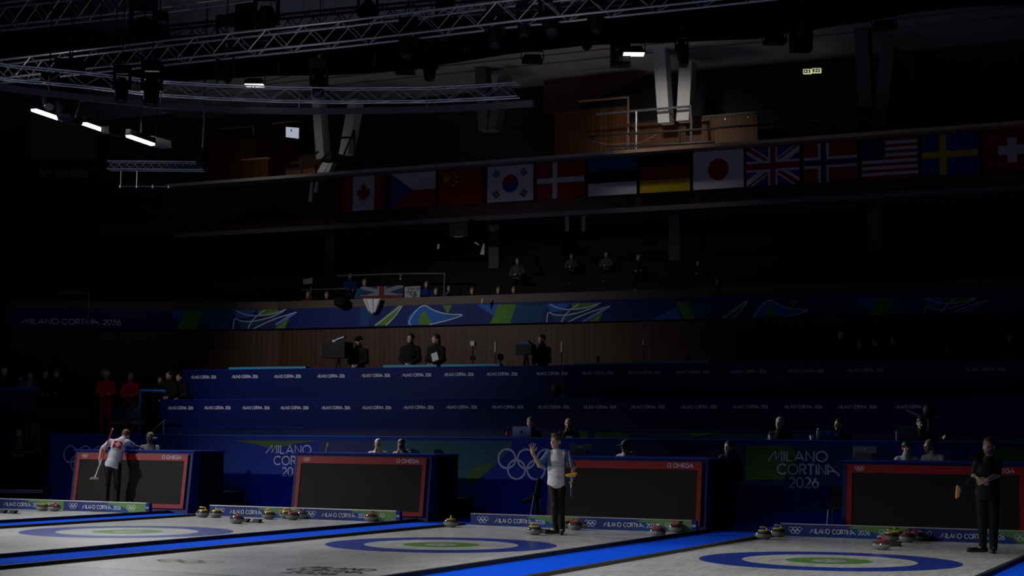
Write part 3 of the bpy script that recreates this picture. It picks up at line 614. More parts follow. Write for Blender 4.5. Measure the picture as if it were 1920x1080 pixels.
# floods in the gallery (their fixtures are built below)
spot('gallery_flood_light', on_y(1192, 100, 40.7)-V3((0, 0, .05)), on_y(1230, 250, 43.6), 460, 80, .9, (1, .93, .86), .15)
spot('gallery_flood_light', on_y(478, 159, 40.7)-V3((0, 0, .05)), on_y(515, 315, 42.8), 85, 96, .9, (1, .93, .86), .15)
spot('gallery_flood_light', on_y(1192, 100, 40.7)-V3((0, 0, .05)), on_y(1240, 279, 41.85), 170, 70, .9, (1, .93, .86), .15)
spot('gallery_flood_light', on_y(478, 159, 40.7)-V3((0, 0, .05)), on_y(520, 332, 41.85), 60, 90, .9, (1, .95, .9), .15)
# ------------------------------------------------------------------ roof and black drape
ROOF = mat('grey_roof', (.23, .23, .30), .85, var=.15, scale=1)
struct(MB().box(-50, 12, -3, 60, 17.5, 17.7, ROOF).build('ceiling'), 'dark grey roof high above the ice')
struct(MB().box(-50, -49.8, -3, 60, 0, 17.5, DARKW).build('wall_left'), 'dark left wall of the hall')
struct(MB().box(9.8, 10, -3, 60, 0, 17.5, DARKW).build('wall_right'), 'dark right wall of the hall')
struct(MB().box(-50, 10, -3.2, -3, 0, 17.5, DARKW).build('wall_front'), 'dark wall behind the viewer')
DY = 41.4
drp = [(-60, 150), (200, 160), (330, 152), (470, 143), (500, 141), (640, 139), (760, 130), (845, 117), (950, 100), (1100, 83), (1200, 80), (1280, 77), (1420, 71), (1440, 66), (1520, 54), (1600, 42), (1720, 20), (1800, 12), (1960, 5)]
drt = [(-60, 64), (40, 62), (120, 45), (190, 60), (225, 71), (330, 66), (640, 56), (960, 28), (1100, 8), (1300, -30), (1960, -120)]
def lerp(px, tab):
    for (x0, y0), (x1, y1) in zip(tab[:-1], tab[1:]):
        if x0 <= px <= x1: return y0+(y1-y0)*(px-x0)/(x1-x0)
xs = sorted(set([p[0] for p in drp]+[p[0] for p in drt]+list(range(-60, 1961, 24)))); b = MB(); vs = []; fs = []
for i, px in enumerate(xs):
    o = .07*math.sin(i*1.9)
    vs += [on_y(px, lerp(px, drt), DY+o), on_y(px, lerp(px, drp), DY+o)]
    if i: fs.append((2*i-2, 2*i-1, 2*i+1, 2*i))
b.add(vs, fs, BLACKM, True); n = len(vs); b.add([V3(v)+V3((0, .12, 0)) for v in vs], [f[::-1] for f in fs], BLACKM, True)
tag(b.build('black_drape'), 'long black drape hung behind the trusses under the roof', 'curtain')
# left end: dark side wall pieces
b = MB(); b.prism([on_y(x, y, 44) for x, y in ((50, 185), (175, 205), (178, 300), (50, 296))], (0, .1, 0), mat('grey_wall_patch', (.13, .13, .13), .9)); struct(b.build('wall_grey_panel'), 'dark grey wall panel behind the row of lit floodlights')
b = MB()
for x0, x1 in ((72, 94), (102, 124), (130, 162)): b.prism([on_y(x, y, 43.9) for x, y in ((x0, 316), (x1, 317), (x1, 334), (x0, 333))], (0, .05, 0), mat('grey_wall_patch', (.13, .13, .13)))
struct(b.build('window_1'), 'three dim panes in the dark left end of the balcony')
# ------------------------------------------------------------------ trusses
def truss(lb, pts, w_, h, r, step, name='lighting_truss', m=STEEL, xbrace=False):
    P = [V3(p) for p in pts]; t = thing(name, lb, 'truss', P[0]); L = t.location
    fr = []
    for i in range(len(P)):
        d = P[min(i+1, len(P)-1)]-P[max(i-1, 0)]; d /= np.linalg.norm(d); s = np.cross(d, Z3); s /= np.linalg.norm(s); u = np.cross(s, d); fr.append((s, u))
    C = {}
    for a in (-1, 1):
        for c in (0, 1):
            C[a, c] = [P[i]+fr[i][0]*a*w_/2+fr[i][1]*c*h for i in range(len(P))]
            MB().tube(C[a, c], r, m, 6).build('chord', t, L)
    # resample
    def at(ch, s):
        d = np.cumsum([0]+[np.linalg.norm(q-p) for p, q in zip(ch[:-1], ch[1:])]); s = min(max(s, 0), d[-1]-1e-6); i = int(np.searchsorted(d, s, 'right')-1); i = min(i, len(ch)-2)
        return ch[i]+(ch[i+1]-ch[i])*(s-d[i])/(d[i+1]-d[i])
    Ln = sum(np.linalg.norm(q-p) for p, q in zip(P[:-1], P[1:])); n = max(2, int(Ln/step)); b = MB()
    for i in range(n):
        s0, s1 = Ln*i/n, Ln*(i+1)/n; sm = (s0+s1)/2; rr = r*.42
        for a in (-1, 1):
            b.tube([at(C[a, 0], s0), at(C[a, 1], sm)], rr, m, 5); b.tube([at(C[a, 1], sm), at(C[a, 0], s1)], rr, m, 5)
            if xbrace: b.tube([at(C[a, 1], s0), at(C[a, 0], sm)], rr, m, 5); b.tube([at(C[a, 0], sm), at(C[a, 1], s1)], rr, m, 5)
        for c in (0, 1):
            b.tube([at(C[-1, c], s0), at(C[1, c], sm)], rr, m, 5); b.tube([at(C[1, c], sm), at(C[1, c], sm)+1e-3], rr, m, 5)
        b.tube([at(C[-1, 0], s0), at(C[1, 0], s0)], rr, m, 5)
    b.build('bracing', t, L); return t
DARKAL = mat('blackened_truss', (.02, .02, .022), .5, metal=.3)
AL2 = mat('dull_truss', (.42, .42, .44), .45, metal=.5)
truss('upper dull aluminium truss crossing the top left corner', [on_z(-40, 53, 12.5)+V3((0, .2, 0)), on_z(232, 24, 12.5)+V3((0, .2, 0)), on_z(470, -8, 12.5)+V3((0, .2, 0))], .42, .62, .03, 1.0, m=AL2)
pB = [on_z(x, y, 10.4)+V3((0, .22, 0)) for x, y in ((-30, 150), (300, 113), (640, 78), (960, 40), (1300, 4), (1480, -16))]
truss('long aluminium lighting truss spanning the whole hall below the roof', pB, .42, .46, .027, .95, m=AL2)
pC = [on_y(x, y, 36) for x, y in ((-30, 112), (330, 78), (640, 49), (960, 22), (1180, 3))]
truss('blackened truss behind the long aluminium truss', pC, .4, .42, .04, .8, m=DARKAL)
pC2 = [on_y(x, y, 38) for x, y in ((470, 40), (700, 22), (960, 0))]
pD = [on_z(x, y, 9.2) for x, y in ((-60, 137), (20, 150), (90, 156), (160, 163), (300, 178), (400, 184.5), (520, 189.5), (640, 191.5), (800, 190), (900, 185.5), (972, 181.5))]
truss('curved aluminium truss sweeping above the left gallery', pD, .22, .30, .018, .8)
pDb = [on_z(x, y, 8.82) for x, y in ((-40, 160), (20, 172), (90, 181), (150, 188), (300, 203), (450, 212.5), (560, 214), (640, 214), (800, 211), (920, 205), (998, 199.5))]
t = thing('curved_rail', 'flat grey curved rail hanging below the curved truss', 'rail', pDb[0]); L = t.location
b = MB(); RAILM = mat('grey_rail_face', (.15, .15, .17), .5, metal=.3)
for i in range(len(pDb)-1): b.prism([pDb[i], pDb[i+1], pDb[i+1]+V3((0, 0, .14)), pDb[i]+V3((0, 0, .14))], (0.02, .05, 0), RAILM)
b.build('rail_face', t, L)
for i in (2, 4, 6, 8): MB().tube([pDb[i]+V3((0, .02, .1)), pDb[i]+V3((0, .02, .45))], .012, STEEL, 6).build('hanger', t, L)
a = on_z(203, 318, 9.0); c = on_z(382, 319.5, 9.0)
truss('short bright aluminium truss with crossed braces over the left stand', [a, c], .30, .22, .022, .42, xbrace=True)
tl = lambda px: a+(c-a)*((px-203)/179.0)
t = thing('lamp_bar', 'thin bar with small lamps hanging on poles under the bright short truss', 'lamp bar', tl(222)+V3((0, 0, -.46))); L = t.location
MB().tube([tl(222)+V3((0, 0, -.46)), tl(325)+V3((0, 0, -.46))], .012, STEEL, 6).build('bar', t, L)
for px in (227, 257): MB().tube([tl(px)+V3((0, 0, -.46)), tl(px)+V3((0, 0, .02))], .016, STEEL, 6).build('pole', t, L)
for px in (226, 257, 287, 317): MB().lathe([(.02, -.06), (.045, -.05), (.045, .03), (.02, .05)], tl(px)+V3((0, 0, -.46)), STEEL, 10).build('small_lamp', t, L)
# ------------------------------------------------------------------ fixtures
LENS = mat('lens_glass', (.03, .03, .035), .22, spec=.6); FBLK = mat('fixture_black', (.006, .006, .0065), .55, spec=.2)
def moving_head(P, s, lb, az=0.0, tilt=30.0, top=None, lens=LENS):
    t = thing('moving_head', lb, 'stage light', P, az); R = math.radians
    MB().box(-.19*s, .19*s, -.15*s, .15*s, -.12*s, .05*s, FBLK).build('base', t)
    b = MB(); b.box(-.21*s, -.16*s, -.06*s, .06*s, -.55*s, -.12*s, FBLK); b.box(.16*s, .21*s, -.06*s, .06*s, -.55*s, -.12*s, FBLK); b.box(-.21*s, .21*s, -.06*s, .06*s, -.145*s, -.115*s, FBLK); b.build('yoke', t)
    d = V3((0, -math.sin(R(tilt)), -math.cos(R(tilt)))); c = V3((0, 0, -.48*s)); hd = MB()
    hd.tube([c-d*.22*s, c-d*.12*s, c+d*.12*s, c+d*.30*s, c+d*.36*s], [.10*s, .15*s, .16*s, .14*s, .13*s], FBLK, 14); hd.build('head', t); hang(t, .1*s)
    MB().tube([c+d*.361*s, c+d*.375*s, c+d*.38*s], [.11*s, .10*s, .03*s], lens, 14).build('lens', t)
    MB().tube([(0, 0, .05*s), (0, 0, .17*s)], .025*s, STEEL, 6).build('clamp', t)
    return t
def hang(t, z0, x=0.0, y=0.0): MB().tube([(x, y, z0), (x, y, 17.49-t.location[2])], .012, FBLK, 5).build('hanger', t)
def floodlight(P, wd, lb, glass, az=0.0, name='floodlight'):
    t = thing(name, lb, 'floodlight', P, az); h = wd*.16
    b = MB(); b.prism([(-wd/2, -wd*.35, -h), (wd/2, -wd*.35, -h), (wd*.36, -wd*.2, h), (-wd*.36, -wd*.2, h)], (0, wd*.6, 0), FBLK); b.build('housing', t)
    MB().box(-wd*.46, wd*.46, -wd*.36, wd*.24, -h*1.28, -h-.002, glass).build('lit_glass' if glass in (GL1, GL2) else 'glass', t)
    b = MB(); b.tube([(-wd*.52, 0, -h*.2), (-wd*.50, 0, h*2.2), (wd*.50, 0, h*2.2), (wd*.52, 0, -h*.2)], .02, FBLK, 6); b.build('yoke', t); hang(t, h*2.2)
    return t
GL1 = mat('lamp_glow', (.8, .8, .8), .4, emit=(1, .99, .97), es=6.0); GL2 = mat('gallery_lamp_glow', (.8, .8, .8), .4, emit=(1, .97, .93), es=2.2); GL0 = mat('dark_lamp_glass', (.03, .03, .03), .2)
yw = YAW
floodlight(on_y(478, 154, 40.7), .62, 'lit floodlight hanging over the left gallery', GL2, yw)
floodlight(on_y(1188, 95, 40.7), .62, 'lit floodlight beside the black box speaker over the right gallery', GL2, yw)
for p, lb in (((998, 110), 'dark floodlight hanging below the drape, right of the curved truss end'), ((760, 131), 'dark floodlight hanging below the middle of the drape'), ((1452, 74), 'dark floodlight left of the box speaker above the exit sign'), ((1658, 46), 'dark floodlight at the dark right end of the drape')):
    floodlight(on_y(*p, 40.9), .62, lb, GL0, yw)
for p, lb in (((91, 209), 'lit floodlight, topmost of the three bright ones at the left'), ((183, 234), 'lit floodlight, middle of the three bright ones at the left'), ((264, 257), 'lit floodlight, lowest of the three bright ones at the left')):
    P = on_x(*p, -26.0); t = thing('floodlight', lb, 'floodlight', P, math.radians(8), 'bright floodlights at the left'); 
    b = MB(); b.prism([(-.09, -.62, -.06), (.09, -.62, -.06), (.06, -.62, .09), (-.06, -.62, .09)], (0, 1.24, 0), FBLK); b.build('housing', t)
    b = MB(); 
    for yy in (-.60, .01): b.prism([(-.075, yy, -.062), (.075, yy, -.062), (.06, yy, -.115), (-.06, yy, -.115)], (0, .58, 0), GL1)
    b.build('lit_glass', t); MB().tube([(0, 0, .08), (0, 0, .42)], .025, FBLK, 6).build('bracket', t); hang(t, .4)
for p, lb in (((127, 228), 'unlit floodlight between the two upper bright floodlights'), ((207, 250), 'unlit floodlight between the two lower bright floodlights')):
    P = on_x(*p, -25.8); t = thing('floodlight', lb, 'floodlight', P); b = MB(); b.box(-.05, .2, -.3, .3, -.03, .12, FBLK); b.build('housing', t); MB().box(-.02, .18, -.27, .27, -.05, -.031, mat('dull_lamp_glass', (.10, .095, .09), .3)).build('glass', t); hang(t, .1, .08)
P = on_x(293, 269, -26.4); t = thing('cooling_box', 'pale grey box hanging right of the lowest bright floodlight', 'box', P)
MB().box(-.12, .16, -.35, .42, -.02, .13, mat('grey_box_paint', (.42, .42, .38), .5)).build('housing', t); MB().box(-.14, .18, -.37, .44, -.06, -.021, mat('grey_box_paint', (.42, .42, .38))).build('tray', t); hang(t, .1)
# moving heads hung on the trusses
MH = [((92, 168), 26.3, .95, 'dark moving stage light hung over the left end of the curved truss', 20, 40), ((130, 160), 26.8, 1.5, 'large dark moving stage light hung at the crossing of the left trusses', 0, 20), ((229, 152), 27.0, .9, 'dark moving stage light above the lowest bright floodlight', 0, 10), ((285, 150), 27.5, 1.1, 'dark moving stage light left of the lensed one on the curved truss', 0, 10),
      ((424, 124), 29.9, 1.1, 'moving stage light with a bright lens, left of the lit gallery floodlight', -10, 40), ((598, 142), 30.2, 1.0, 'dark moving stage light in front of the left white column', 0, 30), ((268, 40), 31.0, 1.6, 'bulky dark moving stage light at the end of the upper truss', 0, 25), ((300, 50), 31.4, 1.0, 'dark moving stage light beside the bulky one on the upper truss', 10, 15),
      ((835, 30), 34.0, 1.2, 'dark moving stage light on the blackened truss near the middle', 0, 15), ((1030, 22), 30.0, 1.1, 'dark moving stage light tilted on the long truss', 15, 35), ((928, 45), 29.9, 1.0, 'dark moving stage light hanging left of the tilted one', 0, 20), ((766, 66), 29.9, 1.0, 'dark moving stage light hanging under the long truss at its middle', -10, 15), ((983, 28), 30.0, .9, 'small dark moving stage light on the long truss', 0, 10),
      ((1104, 66), 40.6, .95, 'moving stage light with a lens, left of the box speaker under the drape', -20, 45), ((1508, 33), 40.5, .8, 'moving stage light with a lens above the exit sign', -20, 50), ((806, 112), 40.6, 1.2, 'dark moving stage light hanging below the drape near the curved truss', 0, 15), ((690, 8), 34.5, 1.3, 'dark moving stage light at the top of the blackened truss', 0, 15), ((1118, 20), 30.0, .9, 'dark moving stage light right of the tilted one on the long truss', 0, 15), ((460, 40), 33.0, 1.2, 'dark moving stage light left of the black drum under the roof', 0, 5), ((500, 20), 32.0, 1.5, 'large dark moving stage light beside the black drum under the roof', 0, 0), ((425, 66), 33.0, 1.3, 'dark moving stage light on the blackened truss over the lensed one', 0, 25), ((1278, 82), 40.7, .9, 'small dark stage light at the top of the lit right column', 0, 10), ((380, 276), 34.0, 1.0, 'dark moving stage light on a chain at the end of the bright short truss', 0, 30)]
for (p, Y, s, lb, az, ti) in MH:
    moving_head(on_y(*p, Y)+V3((0, 0, .32*s)), s, lb, yw+math.radians(az), ti)
P = on_y(456, 34, 33.5); tag(MB().lathe([(.2, -.06), (.42, -.05), (.42, .05), (.2, .07)], P, FBLK, 20).build('black_drum'), 'flat black drum hung under the roof', 'drum')
def speaker_box(p, Y, wd, hh, lb):
    P = on_y(*p, Y); t = thing('box_speaker', lb, 'speaker', P, yw); b = MB(); b.box(-wd/2, wd/2, -.2, .2, -hh/2, hh/2, FBLK); b.build('cabinet', t)
    b = MB()
    for dx in (-wd*.5-.02, wd*.5): b.box(dx, dx+.02, -.25, .25, -hh*.62, hh*.5, FBLK)
    b.box(-wd/2-.02, wd/2+.02, -.25, .25, -hh*.64, -hh*.62, FBLK); b.build('cradle', t)
    b = MB(); b.box(-wd*.3, -wd*.1, -.212, -.2, -.05, .06, mat('speaker_badge', (.15, .15, .17), .4)); b.box(wd*.05, wd*.3, -.212, -.2, -.15, .15, mat('speaker_grille', (.03, .03, .035), .3, metal=.5)); b.build('front_grille', t)
    hang(t, hh*.5)
speaker_box((1163, 97), 40.8, .5, .65, 'black box speaker in a cradle beside the lit right floodlight')
speaker_box((1502, 68), 40.8, .5, .62, 'black box speaker in a cradle above the exit sign')
speaker_box((1282, 104), 40.7, .18, .45, 'narrow black column speaker right of the lit white column')
P = on_y(1, 190, 24); 
e = on_z(-30, 214, 8.5); spot('added_back_spot', e, on_z(60, 178, 8.9), 30, 90, .9, (1, 1, 1), .15)  # unseen lamp past the left edge, lights the curved rail
# chains and cables
def cable(lb, p0, p1, Y, r=.012, m=STEEL, nm='hanging_cable', link=False):
    a = on_y(*p0, Y); c = on_y(*p1, Y); b = MB()
    if link:
        n = 40
        for i in range(n):
            q = a+(c-a)*(i+.5)/n; d = (c-a)/n*.62; b.obox(q, V3((.022 if i % 2 else .008, 0, 0)), V3((0, .008 if i % 2 else .022, 0)), d, m)
    else: b.tube([a, (a+c)/2+V3((.02, 0, 0)), c], r, m, 6)
    if m is not BLACK: b.tube([a, V3((a[0], a[1], 17.49))], .008, FBLK, 5)  # cables: highlight coloured in as a pale stretch, the run above it black
    tag(b.build(nm), lb, 'cable' if not link else 'chain')
cable('steel chain holding the stage light at the end of the bright short truss', (384.5, 186), (380, 276), 33.8, m=mat('chain_steel', (.3, .3, .3), .4, metal=.7), nm='hoist_chain', link=True)
for i, (p0, p1) in enumerate([((703, 97), (701, 121)), ((771, 84), (770, 113)), ((871, 88), (870, 100)), ((522, 118), (522, 140)), ((604, 100), (603, 132)), ((451, 6), (450, 24)), ((392, 8), (391, 28)), ((508, 0), (507, 24)), ((569, 0), (568, 18))]):
    cable('cable with a highlight coloured in, before the dark drape, %s' % ['left of the long truss middle', 'under the long truss middle', 'right of the long truss middle', 'right of the lit left floodlight', 'above the left white column', 'at the black drum', 'left of the black drum', 'right of the black drum', 'far right of the black drum'][i], p0, p1, 40.8 if i < 5 else 33.0, .014)
cable('thin wire sagging across the gallery from the lit left floodlight', (500, 152), (555, 139), 41.8, .012, BLACK)
b = MB(); b.tube([on_y(1110, 264, 43.2), on_y(1140, 271, 43.2), on_y(1200, 268, 43.2), on_y(1231, 252, 43.2)], .01, STEEL, 5); tag(b.build('loose_cable'), 'loose cable looped under the low dark rail in the right gallery', 'cable')
# ------------------------------------------------------------------ curling stones
GR1 = mat('granite_band', (.21, .21, .20), .6, var=.35, scale=60); GR2 = mat('polished_granite', (.055, .055, .05), .13, spec=.8, var=.5, scale=70)
HND = {'yellow': mat('yellow_plastic', (.80, .50, .01), .3), 'red': mat('red_plastic', (.55, .015, .03), .3)}
GRIP = mat('grip_rubber', (.10, .08, .07), .45)
STONE = {}
def make_stone(col):
    t = thing('curling_stone', '', 'curling stone'); z0 = 0
    MB().lathe([(.060, 0), (.063, .004), (.092, .012), (.122, .030), (.140, .055), (.1455, .076), (.1435, .092)], (0, 0, 0), GR1, 28).build('granite_body', t)
    MB().lathe([(.1435, .092), (.135, .112), (.118, .131), (.096, .142), (.05, .145)], (0, 0, 0), GR2, 28).build('polished_top', t)
    b = MB(); b.lathe([(.090, .1415), (.090, .150), (.076, .157), (.03, .160)], (0, 0, 0), HND[col], 22); b.box(-.030, .030, -.085, .10, .147, .1585, HND[col]); b.build('handle_cap', t)
    b = MB(); b.tube([(0, .055, .152), (0, .062, .180), (0, .045, .202), (0, .0, .208), (0, -.055, .204)], [.014, .013, .012, .012, .013], HND[col], 8); b.build('handle', t)
    MB().tube([(0, .01, .208), (0, -.03, .207), (0, -.066, .202)], [.0145, .0165, .015], mat('pale_grip', (.42, .38, .30), .4), 8).build('grip', t)
    return t
def stone(col, px, py, lb, az):
    P = on_z(px, py-1.2, .012); d = P[:2]/np.linalg.norm(P[:2]); P = P+V3((d[0]*.08, d[1]*.08, 0))
    if col not in STONE: o = STONE[col] = make_stone(col)
    else: o = copy_tree(STONE[col])
    o.location = P; o.rotation_euler = (0, 0, math.radians(az)); o['label'] = lb; o['category'] = 'curling stone'; o['group'] = 'curling stones'
    return o
for s in [
 ('yellow', 80, 959.5, 'yellow-handled stone, first of the three against the board beside the leaning player', 20), ('red', 101.7, 960, 'red-handled stone in the middle of the three against the board beside the leaning player', 35), ('red', 124, 957.8, 'red-handled stone, last of the three against the board beside the leaning player', 40),
 ('red', 243, 960.3, 'lone red-handled stone at the near end of the board by the leaning player', 30),
 ('yellow', 379.6, 971.5, 'yellow-handled stone at the outer corner of the ice behind the purple-blue house', -60), ('yellow', 404.8, 972, 'yellow-handled stone with its handle end-on, beside the one at the outer corner', 25), ('red', 444, 983.5, 'dark red-handled stone in front of the hack behind the purple-blue house', 20),
 ('yellow', 503.7, 975, 'lone yellow-handled stone against the green part of the end board', 120), ('yellow', 537, 973.6, 'yellow-handled stone tucked behind the red one at the second end board', 100), ('red', 548.7, 976.3, 'red-handled stone in front of the cluster at the second end board', 110), ('red', 567, 974.4, 'red-handled stone half hidden in shadow at the second end board', 70), ('red', 696.3, 979.3, 'lone red-handled stone at the near end of the second end board', 20),
 ('yellow', 845.4, 989.8, 'lone yellow-handled stone at the corner of the blue walkway and the waving player\'s ice', 205), ('yellow', 1001.5, 1004.7, 'yellow-handled stone lying at the feet of the waving player', 110),
 ('yellow', 1061, 991.8, 'yellow-handled stone partly hidden behind the legs of the waving player', 110), ('red', 1078.7, 995.3, 'red-handled stone in front, just right of the waving player\'s legs', 120), ('red', 1094, 992.6, 'red-handled stone at the right of the cluster behind the waving player', 115),
 ('red', 1232.8, 1007.9, 'dark red-handled stone standing away from the third end board', 60), ('red', 1268.4, 999.6, 'red-handled stone with pale grip at the near end of the third end board', 110),
 ('yellow', 1431.5, 1012.9, 'nearer yellow-handled stone of the pair beside the blue walkway', -70), ('yellow', 1458.5, 1008.4, 'farther yellow-handled stone of the pair beside the blue walkway', -70),
 ('red', 1652.8, 1032.8, 'lone red-handled stone in front of the hack on the bearded player\'s ice', -50),
 ('yellow', 1670, 1017, 'yellow-handled stone in front of the cluster on the bearded player\'s ice', -30), ('yellow', 1683, 1013.8, 'yellow-handled stone behind in the cluster on the bearded player\'s ice', -40), ('red', 1701.4, 1018.6, 'red-handled stone in front of the cluster on the bearded player\'s ice', 160), ('red', 1718, 1015.8, 'red-handled stone behind in the cluster on the bearded player\'s ice', 160)]:
    stone(*s)
# ------------------------------------------------------------------ people: smooth union of tapered limbs, meshed as one skin
def cap(a, b, ra, rb, op='+', kk=None): return ('c', V3(a), V3(b), ra, rb, op, kk)
def ell(c, r, R=None, op='+'): return ('e', V3(c), V3(r), np.eye(3) if R is None else np.array(R), 0, op, None)
def slab(n, d, op='-'): return ('p', V3(n), d, 0, 0, op, None)        # half space n.x > d
def blend_mesh(prims, vox, k):
    lo = np.full(3, 1e9); hi = -lo
    for p in prims:
        if p[5] != '+': continue
        if p[0] == 'c': a = np.minimum(p[1]-p[3], p[2]-p[4]); c = np.maximum(p[1]+p[3], p[2]+p[4])
        else: m = max(p[2]); a = p[1]-m; c = p[1]+m
        lo = np.minimum(lo, a); hi = np.maximum(hi, c)
    lo -= 3*vox; hi += 3*vox; n = np.ceil((hi-lo)/vox).astype(int)+1
    F = np.full(n, .5); ax = [lo[i]+vox*np.arange(n[i]) for i in range(3)]
    for p in prims:
        if p[0] == 'p': s = (slice(None),)*3
        else:
            if p[0] == 'c': a = np.minimum(p[1]-p[3], p[2]-p[4]); c = np.maximum(p[1]+p[3], p[2]+p[4])
            else: m = max(p[2]); a = p[1]-m; c = p[1]+m
            mg = k+2*vox; i0 = np.clip(((a-mg-lo)/vox).astype(int), 0, n); i1 = np.clip(((c+mg-lo)/vox).astype(int)+2, 0, n)
            if np.any(i1 <= i0): continue
            s = tuple(slice(i0[i], i1[i]) for i in range(3))
        X, Y, Z = np.meshgrid(ax[0][s[0]], ax[1][s[1]], ax[2][s[2]], indexing='ij')
        if p[0] == 'p': d = -(X*p[1][0]+Y*p[1][1]+Z*p[1][2]-p[2])
        elif p[0] == 'c':
            A = p[1]; D = p[2]-A; q = ((X-A[0])*D[0]+(Y-A[1])*D[1]+(Z-A[2])*D[2])/(D@D+1e-12); t = np.clip(q, 0, 1)
            d = np.sqrt((X-A[0]-t*D[0])**2+(Y-A[1]-t*D[1])**2+(Z-A[2]-t*D[2])**2)-(p[3]+(p[4]-p[3])*t)
        else:
            R = p[3]; C = p[1]; u = [((X-C[0])*R[0, i]+(Y-C[1])*R[1, i]+(Z-C[2])*R[2, i]) for i in range(3)]
            k0 = np.sqrt(sum((u[i]/p[2][i])**2 for i in range(3))); k1 = np.sqrt(sum((u[i]/p[2][i]**2)**2 for i in range(3)))+1e-9
            d = k0*(k0-1)/k1
        f = F[s]
        if p[5] == '+':
            q = p[6] or k; h = np.clip(.5+.5*(f-d)/q, 0, 1); F[s] = f*(1-h)+d*h-q*h*(1-h)
        else:
            kk = min(k, .012); d = -d; h = np.clip(.5-.5*(f-d)/kk, 0, 1); F[s] = f*(1-h)+d*h+kk*h*(1-h)
    S = F < 0; off = [(i, j, l) for i in (0, 1) for j in (0, 1) for l in (0, 1)]
    cs = [S[o[0]:n[0]-1+o[0], o[1]:n[1]-1+o[1], o[2]:n[2]-1+o[2]] for o in off]
    anyv = np.logical_or.reduce(cs); allv = np.logical_and.reduce(cs); act = anyv & ~allv
    c = np.argwhere(act); ids = np.full(act.shape, -1); ids[act] = np.arange(len(c))
    vals = [F[c[:, 0]+o[0], c[:, 1]+o[1], c[:, 2]+o[2]] for o in off]
    pos = np.zeros((len(c), 3)); cnt = np.zeros(len(c))
    for a in range(8):
        for b in range(a+1, 8):
            if sum(abs(np.array(off[a])-np.array(off[b]))) != 1: continue
            m = (vals[a] < 0) != (vals[b] < 0); t = np.where(m, vals[a]/(vals[a]-vals[b]+1e-12), 0)
            q = np.array(off[a])[None]+t[:, None]*(np.array(off[b])-np.array(off[a]))[None]
            pos += q*m[:, None]; cnt += m
    pos = pos/cnt[:, None]; vs = lo+(c+pos)*vox; faces = []
    for axis in range(3):
        o1, o2 = [(1, 2), (2, 0), (0, 1)][axis]
        s0 = [slice(None)]*3; s1 = [slice(None)]*3; s0[axis] = slice(0, -1); s1[axis] = slice(1, None)
        A = S[tuple(s0)]; B = S[tuple(s1)]; e = np.argwhere(A != B)
        e = e[(e[:, o1] > 0) & (e[:, o2] > 0) & (e[:, o1] < n[o1]-1) & (e[:, o2] < n[o2]-1)]
        sg = A[e[:, 0], e[:, 1], e[:, 2]]
        def cell(d1, d2): q = e.copy(); q[:, o1] += d1; q[:, o2] += d2; return ids[q[:, 0], q[:, 1], q[:, 2]]
        q = np.stack([cell(-1, -1), cell(0, -1), cell(0, 0), cell(-1, 0)], 1); q[~sg] = q[~sg][:, ::-1]; faces.append(q)
    return vs, np.concatenate(faces)
def skin_obj(name, prims, vox, k, m, parent=None, matfn=None, mats=None):
    vs, fs = blend_mesh(prims, vox, k); me = bpy.data.meshes.new(name); me.from_pydata(vs.tolist(), [], fs.tolist())
    for mm in (mats or [m]): me.materials.append(mm)
    if matfn is not None:
        ct = vs[fs].mean(1); me.polygons.foreach_set('material_index', np.asarray(matfn(ct), np.int32))
    me.polygons.foreach_set('use_smooth', np.ones(len(fs), bool)); me.update()
    o = bpy.data.objects.new(name, me); COL.objects.link(o)
    if parent is not None: o.parent = parent
    return o
def rotm(yaw=0, pitch=0, roll=0):       # head turn: yaw about z, pitch down about x, roll about y (degrees)
    y, p, r = map(math.radians, (yaw, pitch, roll))
    return np.array(Matrix.Rotation(y, 3, 'Z') @ Matrix.Rotation(p, 3, 'X') @ Matrix.Rotation(r, 3, 'Y'))
def unit(v): v = V3(v); return v/(np.linalg.norm(v)+1e-9)
def hand_prims(w_, d, nrm, side, curl=.4, spread=.15, sc=1.0, thumb=.5):
    """palm from wrist w_ along d, palm facing nrm, thumb on the side vector"""
    d, nrm = unit(d), unit(nrm); nrm = unit(nrm-d*np.dot(nrm, d)); s = np.cross(d, nrm)
    if np.dot(s, V3(side)) < 0: s = -s
    w_ = V3(w_); P = []; pc = w_+d*.048*sc
    R = np.stack([s, d, nrm], 1); P.append(ell(pc, (.041*sc, .052*sc, .016*sc), R)); P.append(cap(w_-d*.02, w_+d*.02, .026*sc, .026*sc))
    for i, (o, L) in enumerate([(.030, .078), (.010, .088), (-.011, .082), (-.030, .064)]):
        dd = unit(d+s*(o/.03)*spread); p = w_+d*.088*sc+s*o*sc; a = 0
        for j, fr in enumerate((.45, .30, .25)):
            a += curl*(.5 if j == 0 else .85)*1.25; q = p+(dd*math.cos(a)+nrm*math.sin(a))*L*fr*sc; P.append(cap(p, q, (.0092-.0008*j)*sc, (.0088-.0009*j)*sc, kk=.005)); p = q
    b = w_+d*.03*sc+s*.030*sc; q = b+unit(d*.55+s*.75+nrm*.25*curl)*.038*sc; P.append(cap(b, q, .0125*sc, .011*sc, kk=.008))
    q2 = q+unit(d*.85+s*(.35-thumb*.4)+nrm*.5*curl)*.034*sc; P.append(cap(q, q2, .011*sc, .009*sc, kk=.006)); return P
